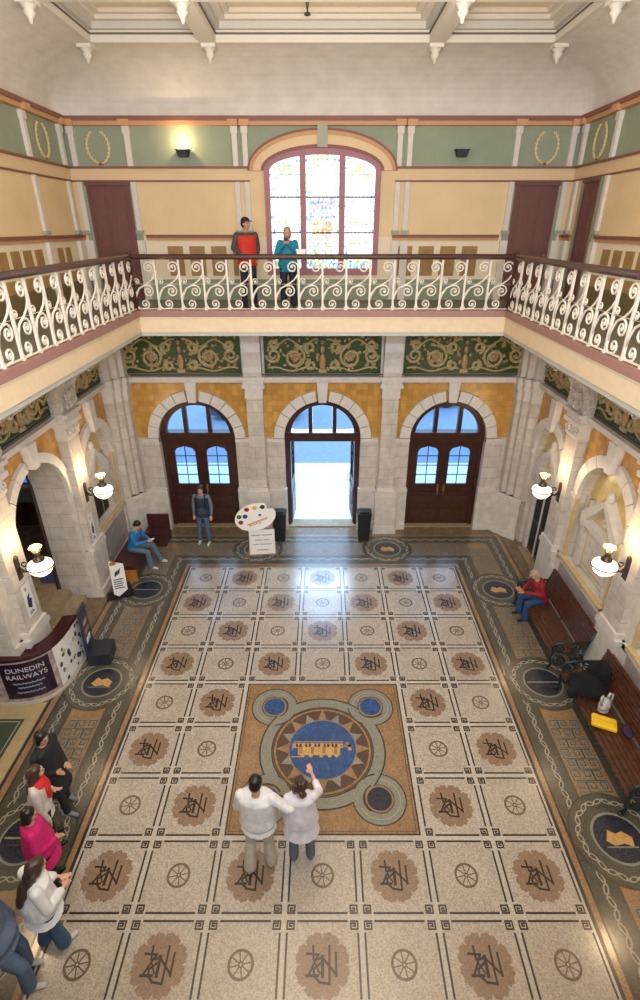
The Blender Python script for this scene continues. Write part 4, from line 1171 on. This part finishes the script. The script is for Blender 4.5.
# palette sign on an easel
woodl = mat('light_easel_wood', (.48, .26, .11), .5, noise=.15)
root = empty('easel_sign', (-1.62, 12.05, 0), R(6), 'wooden easel with white paint palette board and white notice panel', 'sign')
mb = MB()
for s in (-1, 1): mb.tube([(s*.40, -.16, 0), (s*.26, -.02, .85), (s*.20, .03, 1.25)], .028, woodl, 6)
mb.box(-.40, .40, -.13, -.08, .16, .22, woodl); mb.build('front_legs', root)
mb = MB(); mb.tube([(0, .38, 0), (0, .05, 1.25)], .022, woodl, 6); mb.build('back_leg', root)
mb = MB(); mb.box(-.27, .27, -.02, .0, 0, .56, paper); pn = mb.build('notice_panel', root); pn.scale = (1.25, 1, 1.25); pn.location = (0, -.15, .22); pn.rotation_euler = (R(-8), 0, 0)
mb = MB()
for z, segs in ((.44, ((-.22, -.03), (.0, .21))), (.33, ((-.15, .0), (.03, .15))), (.23, ((-.20, -.08), (-.05, .20))), (.10, ((-.12, .12),))):
    for a, b in segs:
        n = int((b-a)/.012); mb.tube([(a+(b-a)*i/n, -.024, z+.014*math.sin(i*2.3)) for i in range(n+1)], .006, ink, 4)
mb.build('handwriting', pn)
mb = MB(); N = 40; pts = []
for i in range(N):
    a = 2*PI*i/N; rx, rz = .42, .29
    rr_ = 1.0 - (.28*math.exp(-((a-R(38))/.16)**2)) + .04*math.sin(2*a)
    pts.append((rx*rr_*math.cos(a), rz*rr_*math.sin(a)))
mb.prism(pts, -.012, .012, mat('white_palette_board', (.82, .80, .76), .4)); pl = mb.build('palette_board', root); pl.scale = (1.28, 1, 1.28); pl.location = (-.14, -.05, 1.30); pl.rotation_euler = (R(-10), R(-8), 0)
for nm, c, x, z in (('green', (.03, .14, .05), -.32, .06), ('crimson', (.32, .01, .02), -.14, .19), ('yellow', (.78, .52, .04), .02, .20), ('black', (.02, .015, .03), .18, .19), ('blue', (.02, .05, .25), -.20, .05), ('maroon', (.22, .02, .07), -.31, -.06), ('violet', (.10, .09, .30), .10, .03)):
    mb = MB(); mb.ell((x, -.016, z), (.052 if nm != 'violet' else .03, .012, .045 if nm != 'violet' else .028), mat('paint_'+nm, c, .3), 12, 6); mb.build('paint_blob', pl)
mb = MB(); mb.tube([(-.18+i*.02, -.015, -.14+.012*math.sin(i*1.9)+i*.004) for i in range(22)], .016, mat('tan_brush_lettering', (.55, .30, .16), .5), 5); mb.tube([(-.16+i*.02, -.015, -.17+.008*math.sin(i*2.4)+i*.003) for i in range(14)], .010, mat('tan_brush_lettering', (.55, .30, .16), .5), 5); mb.build('brush_lettering', pl)

# ------------------------------------------------------------------ people
skin = mat('light_skin', (.62, .36, .26), .5); skin2 = mat('tan_skin', (.50, .28, .18), .5); eyeM = mat('dark_eye', (.02, .015, .01), .2); lipM = mat('lip', (.42, .16, .13), .5)
def cap(mb, a, b, r0, r1, m, n=10):
    mb.tube([a, b], [r0, r1], m, n); mb.ell(a, (r0,)*3, m, n, 7); mb.ell(b, (r1,)*3, m, n, 7)
def remesh(o, v, sm=6):
    md = o.modifiers.new('join', 'REMESH'); md.mode = 'VOXEL'; md.voxel_size = v; md.use_smooth_shade = True
    if sm:
        s = o.modifiers.new('soften', 'SMOOTH'); s.factor = .5; s.iterations = sm
V = Vector
def person(label, loc, rz, H=1.72, top=None, trousers=None, shoes=black, hair=None, sk=None, hairstyle='short', pose=None,
           sleeve=1.0, fem=False, topname='shirt', coat=0.0, legs=1.0, extra=None, loose=0.0, vest=None, fat=1.0, z=0.0, hem=None, headturn=0.0, bow=0.0):
    sk = sk or skin; pose = pose or {}
    k = H/1.75
    root = empty('person', (loc[0], loc[1], z), rz, label, 'person')
    sw = .175 if fem else .20; hw = .105 if fem else .095
    J = dict(pelvis=(0, 0, .95), waist=(0, 0, 1.10), chest=(0, .0, 1.30), neck=(0, -.01, 1.47), head=(0, .02, 1.63))
    for s, n in ((-1, 'l'), (1, 'r')):
        J['sh'+n] = (s*sw, -.01, 1.42); J['el'+n] = (s*(sw+.06), -.02, 1.12); J['wr'+n] = (s*(sw+.05), .08, .87)
        J['hip'+n] = (s*hw, 0, .93); J['kn'+n] = (s*(hw+.01), .02, .50); J['an'+n] = (s*(hw+.02), -.02, .09)
    J.update(pose)
    J = {a: V(b)*k for a, b in J.items()}
    right = (J['shr']-J['shl']).normalized()
    def spine(bulk=0, ex=0):
        p = [(J['pelvis']-V((0, 0, .10*k)), .13, .095), (J['pelvis'], (.165 if fem else .16)+ex*.0+bulk, .115+bulk), (J['waist'], (.130 if fem else .15)+bulk, .10+bulk), (J['chest'], .165 if fem else .18, .115),
             (J['chest']*.35+J['neck']*.65, .165 if fem else .185, .10), (J['neck'], .075, .07)]
        return p
    def torso(mb, m, ex, i0=0, i1=6, down=None, flare=0):
        p = spine(.022+flare*.6 if down is not None else 0)[i0:i1]
        if down is not None:
            d = down; c = V((J['pelvis'].x, J['pelvis'].y, d*k)); p = [(c, .178+flare, .135+flare)]+[q for q in p if q[0].z > d*k+.03]
        rings = []
        for j, (c, rx, ry) in enumerate(p):
            t = (p[min(j+1, len(p)-1)][0]-p[max(j-1, 0)][0]).normalized(); rt = (right - t*right.dot(t)).normalized(); f = t.cross(rt)
            rx = (rx*fat+ex)*k; ry = (ry*fat+ex)*k
            rings.append([tuple(c+rt*math.cos(2*PI*q/16)*rx+f*math.sin(2*PI*q/16)*ry) for q in range(16)])
        mb.rings(rings, m)
    def arms(mb, m, ex, upto=1.0, hand=False):
        for n, s in (('l', -1), ('r', 1)):
            a, b, c = J['sh'+n], J['el'+n], J['wr'+n]
            cap(mb, a, b, (.050+ex)*k, (.040+ex)*k, m)
            if upto > .5:
                e = b.lerp(c, min(1, (upto-.5)*2)); cap(mb, b, e, (.040+ex)*k, ((.040-.013*min(1, (upto-.5)*2))+ex)*k, m)
            if hand:
                d = (c-b).normalized(); side = (right*(-s)) ; side = (side-d*side.dot(d)).normalized()
                nrm = d.cross(side)
                palm = c+d*.05*k
                mb.tube([c, c+d*.03*k, c+d*.085*k], [.024*k, .036*k, .038*k], m, 8, .5)
                mb.ell(palm, (.034*k, .034*k, .030*k), m, 8, 6)
                curl = nrm*(-.018 if True else 0)
                for q, (off, ln) in enumerate(((-.030, .068), (-.010, .078), (.010, .074), (.029, .058))):
                    w0 = c+d*.085*k+side*off*k; w1 = w0+(d*ln*.5+curl*.5)*k; w2 = w1+(d*ln*.45+curl*1.4)*k
                    mb.tube([w0-d*.02*k, w1, w2], [.0095*k, .009*k, .0075*k], m, 6)
                th0 = c+d*.03*k-side*(-.028)*k; mb.tube([c+d*.025*k+side*.02*k, c+d*.06*k+side*.052*k, c+d*.095*k+side*.062*k], [.012*k, .011*k, .009*k], m, 6)
    def leg(mb, m, ex, upto=1.0, exa=None):
        for n in 'lr':
            a, b, c = J['hip'+n], J['kn'+n], J['an'+n]
            cap(mb, a, b, (.082*fat+ex)*k, (.052+ex)*k, m)
            if upto > .5: e = b.lerp(c, min(1, (upto-.5)*2)); cap(mb, b, e, (.052+ex)*k, (.036+(ex if exa is None else exa))*k, m)
    # head frame
    hd = J['head']; Rm = Matrix.Rotation(headturn, 3, 'Z') @ Matrix.Rotation(-bow, 3, 'X')
    def hp(x, y, z_): return hd + (Rm @ V((x, y, z_)))*k
    body = MB()
    torso(body, sk, -.012); arms(body, sk, -.004, 1.0, True); leg(body, sk, -.006)
    for n in 'lr':
        a = J['an'+n]; f = V((0, 1, 0)); fd = pose.get('foot'+n, (0, 1, 0)); f = V(fd).normalized()
        cap(body, a+V((0, 0, -.04*k)), a+f*.13*k+V((0, 0, -.055*k)), .030*k, .022*k, sk)
    cap(body, J['neck']-V((0, 0, .04*k)), hp(0, -.015, -.07), .052*k, .050*k, sk)
    def hell(mb, x, y, z_, rx, ry, rz_, m, n=14, q=10):
        i = len(mb.v); mb.ell((0, 0, 0), (rx*k, ry*k, rz_*k), m, n, q)
        c = hp(x, y, z_)
        for j in range(i, len(mb.v)): mb.v[j] = tuple(c+Rm @ V(mb.v[j]))
    hell(body, 0, -.005, .025, .073, .092, .088, sk); hell(body, 0, .022, -.045, .056, .066, .066, sk); hell(body, 0, .055, -.088, .028, .026, .024, sk)
    hell(body, 0, .092, -.022, .012, .020, .016, sk); hell(body, 0, .085, .0, .009, .012, .028, sk); hell(body, 0, .072, .032, .05, .02, .014, sk)
    for s in (-1, 1): hell(body, s*.074, -.002, -.01, .010, .020, .030, sk); hell(body, s*.036, .062, -.032, .024, .022, .022, sk)
    b = body.build('body', root, recalc=False); remesh(b, .0085, 3)
    for s in (-1, 1):
        e = MB(); hell(e, s*.031, .080, .008, .012, .008, .008, eyeM, 8, 6); e.build('eye', b)
    e = MB(); hell(e, 0, .086, -.058, .024, .010, .007, lipM, 8, 6); e.build('mouth', b)
    # trousers
    if trousers:
        t = MB(); torso(t, trousers, .008, 0, 3 if not fem else 2); leg(t, trousers, .014+loose*.3, legs, .020+loose)
        for n in 'lr': t.ell(J['hip'+n]-V((0, .03*k, 0)), (.095*k*fat, .10*k*fat, .10*k), trousers, 12, 8)
        o = t.build('trousers', root, recalc=False); remesh(o, .012, 4)
    for n in 'lr':
        a = J['an'+n]; f = V(pose.get('foot'+n, (0, 1, 0))).normalized()
        t = MB(); cap(t, a+V((0, 0, -.035*k))-f*.03*k, a+f*.15*k+V((0, 0, -.052*k)), .045*k, .034*k, shoes); cap(t, a-f*.04*k+V((0, 0, -.055*k)), a+f*.16*k+V((0, 0, -.060*k)), .034*k, .030*k, shoes)
        o = t.build('shoe', root, recalc=False); remesh(o, .010, 2)
        lo = min(v[2] for v in t.v)
    t = MB(); low = .80 if hem is None else hem
    torso(t, top, .020+loose*.5, 0, 6, low if J['pelvis'].z > .8*k else None, coat)
    arms(t, top, .012+loose*.4, sleeve)
    cap(t, J['shl'], J['shr'], .058*k, .058*k, top)
    if hem is not None and hem < .75 and J['pelvis'].z > .8*k:
        pass
    o = t.build(topname, root, recalc=False); remesh(o, .012, 5)
    if vest:
        t = MB(); torso(t, vest, .034, 0, 5, .84 if J['pelvis'].z > .8*k else None); o = t.build('vest', root, recalc=False); remesh(o, .012, 4)
    # hair
    if hair:
        t = MB(); hell(t, 0, -.020, .045, .088, .096, .088, hair); hell(t, 0, -.045, .0, .080, .070, .085, hair)
        if hairstyle in ('long', 'bob'):
            for s in (-1, 1): hell(t, s*.066, -.02, -.03, .024, .05, .085, hair)
            hell(t, 0, -.07, -.07, .075, .045, .10, hair)
        if hairstyle == 'long':
            hell(t, 0, -.08, .0, .09, .07, .12, hair); hell(t, 0, -.10, -.16, .10, .06, .15, hair); hell(t, 0, -.15, -.30, .09, .06, .14, hair); hell(t, 0, -.17, -.42, .065, .05, .11, hair)
            for s in (-1, 1): hell(t, s*.06, -.06, -.16, .022, .035, .12, hair)
        if hairstyle == 'curly':
            rq = random.Random(4)
            for q in range(26):
                a = rq.uniform(0, 2*PI); zz = rq.uniform(-.10, .13); rr2 = .085*math.sqrt(max(.1, 1-(zz/.16)**2))
                yy = rr2*math.sin(a)-.03
                if yy > .04 and zz < .05: continue
                hell(t, rr2*math.cos(a), yy, zz, .036, .036, .036, hair, 8, 6)
        o = t.build('hair', root, recalc=False); remesh(o, .009, 2)
    if extra: extra(root, J, k, hp, hell)
    return root
cl = lambda n, c, r=.75: mat(n, c, r, noise=.12, nscale=14)
white_s = cl('white_shirt_cloth', (.74, .74, .72)); khaki = cl('khaki_cloth', (.56, .50, .40)); blackh = mat('black_hair', (.012, .009, .008), .35); brownh = mat('brown_hair', (.055, .028, .020), .35)
jeans = cl('blue_denim', (.055, .12, .22)); djeans = cl('dark_denim', (.03, .06, .12)); greyt = cl('slate_trousers', (.13, .15, .21)); blackc = cl('black_cloth', (.012, .012, .016))
sneaker = mat('pale_sneaker', (.60, .60, .60), .5)
# the couple on the mosaic
person('person in white shirt and khaki trousers, arm round the companion, seen from behind', (-.86, 4.30), R(-6), 1.80, white_s, khaki, sneaker, blackh, skin2, 'short',
       dict(elr=(.40, -.02, 1.24), wrr=(.55, .05, 1.20), ell=(-.27, .02, 1.14), wrl=(-.22, .16, 1.00), anl=(-.13, -.14, .09), knl=(-.12, -.02, .50), anr=(.14, -.02, .09)), sleeve=.62, loose=.03, fat=1.18, bow=.35)
person('person in loose white lace top and slate trousers raising one hand, seen from behind', (-.29, 4.36), R(4), 1.66, cl('white_lace_cloth', (.72, .68, .72)), greyt, greyt, brownh, skin, 'curly',
       dict(elr=(.27, .14, 1.30), wrr=(.18, .34, 1.40), ell=(-.26, .02, 1.14), wrl=(-.12, .20, 1.10)), sleeve=.75, loose=.02, hem=.66, coat=.05, fem=True, fat=1.08, bow=.3)
# the queue on the left, all facing the hall
F = R(-90)
person('person in long black coat at the head of the line by the counter', (-4.02, 5.10), F+R(-12), 1.66, blackc, blackc, cl('grey_shoe_cloth', (.18, .19, .20)), blackh, skin2, 'bob',
       dict(elr=(.26, -.06, 1.14), ell=(-.26, -.06, 1.14), wrr=(.12, .17, 1.04), wrl=(-.12, .18, 1.0), anr=(.12, .16, .09), knr=(.11, .12, .5)), coat=.04, hem=.50, topname='coat', bow=.25, fat=1.1)
def scarf(root, J, k, hp, hell):
    mb = MB(); red = cl('red_scarf_wool', (.62, .02, .02)); mb.ell((0, .06*k, 1.42*k), (.17*k, .12*k, .09*k), red, 12, 8); mb.ell((.02, .14*k, 1.30*k), (.13*k, .07*k, .14*k), red, 12, 8); mb.ell((.08*k, .15*k, 1.20*k), (.06*k, .05*k, .12*k), red, 12, 8)
    o = mb.build('scarf', root, recalc=False); remesh(o, .012, 4)
person('person with long dark hair, red scarf and pale top, second in the line', (-3.92, 4.56), R(-55), 1.62, cl('pale_top_cloth', (.60, .57, .52)), blackc, black, brownh, skin, 'long',
       dict(wrr=(.26, .04, .86), wrl=(-.12, .18, 1.02), chest=(0, .03, 1.30), neck=(0, .04, 1.46), head=(0, .09, 1.62)), fem=True, extra=scarf, hem=.74, loose=.01)
person('person with black hair in bright magenta jacket, third in the line', (-3.68, 4.02), R(-60), 1.60, cl('magenta_jacket_cloth', (.58, .01, .14)), blackc, black, blackh, skin2, 'bob',
       dict(wrr=(.10, .20, 1.05), wrl=(-.25, .08, .88)), fem=True, topname='jacket', hem=.68, loose=.03, fat=1.1, coat=.05, bow=.2)
def bagb(root, J, k, hp, hell):
    pass
person('person with long brown hair, white blouse and blue jeans, hands held forward', (-3.34, 3.34), R(-42), 1.66, cl('white_blouse_cloth', (.78, .80, .80)), jeans, sneaker, brownh, skin, 'long',
       dict(chest=(0, .04, 1.30), neck=(0, .06, 1.46), head=(0, .12, 1.60), elr=(.27, .02, 1.14), wrr=(.10, .26, 1.04), ell=(-.27, .02, 1.14), wrl=(-.09, .28, 1.02), anr=(.11, .05, .09), anl=(-.11, -.10, .09)), fem=True, loose=.04, sleeve=.9, hem=.76, coat=.07, bow=.3)
denimj = cl('blue_denim_jacket_cloth', (.12, .17, .27))
def obag(root, J, k, hp, hell): pass
person('person in blue denim jacket and jeans at the bottom left edge', (-3.68, 2.96), F+R(8), 1.76, denimj, cl('mid_blue_denim', (.10, .16, .28)), sneaker, blackh, skin, 'short',
       dict(pelvis=(0, .06, .95), anr=(.12, .22, .09), knr=(.12, .24, .50), anl=(-.12, .10, .09), knl=(-.11, .15, .5)), topname='jacket', loose=.03, fat=1.15)
root = empty('shoulder_bag', (-3.68, 2.55, .0), R(15), 'orange tan bag standing on the floor at the bottom left edge', 'bag')
tan = mat('orange_tan_leather', (.50, .17, .04), .5, noise=.15)
mb = MB(); mb.hexa([(-.16, -.10, 0), (.16, -.10, 0), (.16, .10, 0), (-.16, .10, 0), (-.13, -.05, .34), (.13, -.05, .34), (.13, .05, .34), (-.13, .05, .34)], tan); mb.build('body', root)
mb = MB(); mb.tube([(-.11, 0, .32), (-.08, 0, .46), (0, 0, .52), (.08, 0, .46), (.11, 0, .32)], .012, tan, 6); mb.build('handle', root)
# standing by the left door
def strap(root, J, k, hp, hell):
    mb = MB()
    for s in (-1, 1): mb.tube([(s*.11*k, -.10*k, 1.44*k), (s*.12*k, .06*k, 1.49*k), (s*.12*k, .145*k, 1.34*k), (s*.13*k, .12*k, 1.10*k)], .018*k, black, 6)
    mb.build('rucksack_straps', root)
navyc = cl('navy_tshirt_cloth', (.02, .03, .06))
person('person in grey sleeved navy top and jeans standing before the left door', (-3.36, 12.98), R(176), 1.72, cl('grey_sleeve_cloth', (.16, .17, .22)), jeans, sneaker, brownh, skin, 'short',
       dict(wrr=(.25, .06, .86), wrl=(-.25, .06, .86), anl=(-.16, .20, .09), knl=(-.12, .14, .50), anr=(.12, .14, .09), knr=(.11, .12, .5), pelvis=(0, .06, .95), hipl=(-.09, .06, .93), hipr=(.09, .06, .93)), vest=navyc, extra=strap, bow=.2)
# seated people: the pelvis rests on the seat
def seated(kneey=.42, footy=.46, lean=.08, **o):
    d = dict(pelvis=(0, 0, .58), waist=(0, .02+lean*.3, .73), chest=(0, .02+lean*.9, .93), neck=(0, .01+lean*1.4, 1.10), head=(0, .05+lean*1.8, 1.25))
    for s, n in ((-1, 'l'), (1, 'r')):
        d['sh'+n] = (s*.19, lean*1.3, 1.05); d['el'+n] = (s*.24, .12+lean, .80); d['wr'+n] = (s*.07, .34+lean, .80)
        d['hip'+n] = (s*.09, .02, .56); d['kn'+n] = (s*.15, kneey, .53); d['an'+n] = (s*.15, footy, .09)
    d.update(o); return d
def phone(root, J, k, hp, hell):
    c = (J['wrl']+J['wrr'])/2+V((0, .12*k, .04)); mb = MB(); mb.box(c.x-.04, c.x+.04, c.y-.01, c.y+.06, c.z-.004+.0, c.z+.008, paper); mb.build('phone', label='small pale phone held in both hands by the seated boy', cat='phone').matrix_world = Matrix.Translation(root.location) @ Matrix.Rotation(root.rotation_euler.z, 4, 'Z')
def hood(root, J, k, hp, hell):
    mb = MB(); c = J['neck']; mb.ell((c.x, c.y-.06*k, c.z), (.12*k, .08*k, .06*k), cl('grey_hood_cloth', (.22, .22, .23)), 12, 8)
    for s in (-1, 1): mb.ell((s*.06*k, c.y+.04*k, c.z-.02*k), (.04*k, .07*k, .05*k), cl('grey_hood_cloth', (.22, .22, .23)), 10, 7)
    o = mb.build('hood', root, recalc=False); remesh(o, .012, 3); phone(root, J, k, hp, hell)
person('person in bright blue jacket with grey hood seated on the left box bench, looking down', (-4.98, 11.72), R(-96), 1.72, cl('bright_blue_jacket_cloth', (.02, .17, .42)), cl('grey_blue_denim', (.10, .16, .22)), sneaker, blackh, skin, 'short',
       seated(.46, .52, .10, anr=(.17, .50, .09), anl=(-.20, .62, .09), knl=(-.20, .46, .53)), topname='jacket', loose=.02, extra=hood, bow=.6)
def book(root, J, k, hp, hell):
    c = (J['wrl']+J['wrr'])/2+V((0, .12, .05)); mb = MB(); mb.box(c.x-.09, c.x+.09, c.y-.05, c.y+.07, c.z, c.z+.015, cl('tan_book_cover', (.45, .2, .1)))
    mb.build('booklet', label='tan booklet held by the person on the right bench', cat='book').matrix_world = Matrix.Translation(root.location) @ Matrix.Rotation(root.rotation_euler.z, 4, 'Z')
person('person in dark red sweater and jeans seated on the right bench, looking down', (4.98, 9.62), R(98), 1.66, cl('dark_red_sweater_wool', (.22, .008, .018)), cl('deep_blue_denim', (.02, .06, .16)), black, cl('fair_grey_hair', (.42, .32, .22)), skin, 'bob',
       seated(.42, .40, .14, ell=(-.27, .16, .84), elr=(.27, .16, .84)), topname='sweater', loose=.03, fat=1.12, extra=book, bow=.6)
# on the gallery
def capx(root, J, k, hp, hell):
    mb = MB(); hell(mb, 0, -.01, .062, .084, .100, .066, black); hell(mb, 0, .115, .05, .06, .06, .010, black); o = mb.build('cap', root, recalc=False); remesh(o, .008, 2)
person('person in black cap, red vest and dark checked shirt standing at the gallery railing', (-1.60, 12.32), R(205), 1.76, cl('dark_check_cloth', (.07, .055, .05)), blackc, black, blackh, skin2, 'short',
       dict(ell=(-.28, -.10, 1.18), wrl=(-.20, .04, 1.0), elr=(.30, .02, 1.18), wrr=(.20, .20, 1.08)), vest=cl('red_vest_cloth', (.55, .025, .012)), loose=.01, extra=capx, z=6.436, headturn=.5)
def camx(root, J, k, hp, hell):
    c = (J['wrl']+J['wrr'])/2+V((0, .10, .06)); mb = MB(); mb.box(c.x-.05, c.x+.05, c.y-.02, c.y+.02, c.z, c.z+.07, cl('brown_camera_case', (.12, .07, .05))); mb.ell((c.x, c.y+.03, c.z+.035), (.022, .022, .022), black, 10, 7)
    mb.build('camera', label='small dark camera held before the face of the teal jacket person', cat='camera').matrix_world = Matrix.Translation(root.location) @ Matrix.Rotation(root.rotation_euler.z, 4, 'Z')
person('person with fair hair in teal jacket holding a small camera at the gallery railing', (-.74, 12.36), R(178), 1.58, cl('teal_jacket_cloth', (.01, .22, .32)), blackc, black, cl('sandy_hair', (.36, .23, .11)), skin, 'bob',
       dict(elr=(.24, .16, 1.22), wrr=(.07, .24, 1.40), ell=(-.24, .16, 1.22), wrl=(-.07, .24, 1.40)), topname='jacket', loose=.035, fem=True, fat=1.12, extra=camx, z=6.436, bow=.1)
mb = MB(); mb.hexa([(-.08, -.05, 0), (.09, -.05, 0), (.09, .05, 0), (-.08, .05, 0), (-.10, -.06, .09), (.11, -.06, .09), (.11, .06, .09), (-.10, .06, .09)], paper)
o = mb.build('paper_bag', label='small white paper bag resting on the gallery handrail beside the teal jacket', cat='bag'); o.location = (-.44, RY, GZ+.012+1.086)

# ------------------------------------------------------------------ things left on the near right bench
def lump(name, parts, m, loc, rz, label, cat, vox=.014, group=None):
    mb = MB()
    for c, r in parts: mb.ell(c, r, m, 12, 8)
    o = mb.build(name, recalc=False, label=label, cat=cat); remesh(o, vox, 6); o.location = loc; o.rotation_euler = (0, 0, rz); return o
lump('coat', [((0, 0, .12), (.26, .34, .12)), ((-.16, -.06, .10), (.24, .22, .10)), ((.22, .10, .30), (.12, .22, .26)), ((.16, .22, .22), (.16, .14, .22)), ((-.20, .14, .08), (.18, .16, .08)), ((-.36, -.10, .02), (.10, .10, .10))], mat('black_coat_wool', (.003, .003, .004), .95), (4.90, 6.98, .475), 0, 'bundled black coat heaped over the seat and back of the near bench', 'coat')
root = empty('shopping_bag', (4.93, 6.52, .462), R(20), 'pale grey plastic shopping bag with two raised handles behind the yellow bag', 'bag')
gp = mat('pale_grey_plastic', (.50, .49, .50), .4, noise=.3, nscale=20)
mb = MB(); mb.ell((0, 0, .12), (.12, .09, .13), gp, 12, 8); mb.ell((.03, .02, .18), (.09, .07, .08), gp, 12, 8); mb.ell((0, 0, .02), (.11, .09, .03), gp, 12, 8); o = mb.build('body', root, recalc=False); remesh(o, .012, 2)
for s in (-1, 1): mb = MB(); mb.tube([(s*.10, -.02, .18), (s*.13, 0, .34), (s*.08, .02, .36), (s*.05, .02, .22)], .022, gp, 7); mb.build('handle', root)
root = empty('pouch_bag', (4.80, 6.22, .462), R(-25), 'bright yellow flat bag lying on the near bench', 'bag')
ym = mat('bright_yellow_fabric', (.85, .55, .01), .5, noise=.1)
mb = MB(); mb.box(-.20, .20, -.13, .13, .0, .09, ym); o = mb.build('body', root); bv = o.modifiers.new('round', 'BEVEL'); bv.width = .035; bv.segments = 3
mb = MB(); mb.box(-.17, .17, -.004, .004, .085, .094, orangel); mb.build('zip', root)
lump('scarf', [((0, 0, .05), (.09, .12, .05)), ((.03, .08, .05), (.07, .08, .06))], cl('dark_purple_wool', (.03, .018, .045)), (5.10, 6.02, .462), 0, 'dark purple crumpled scarf beside the yellow bag', 'scarf')
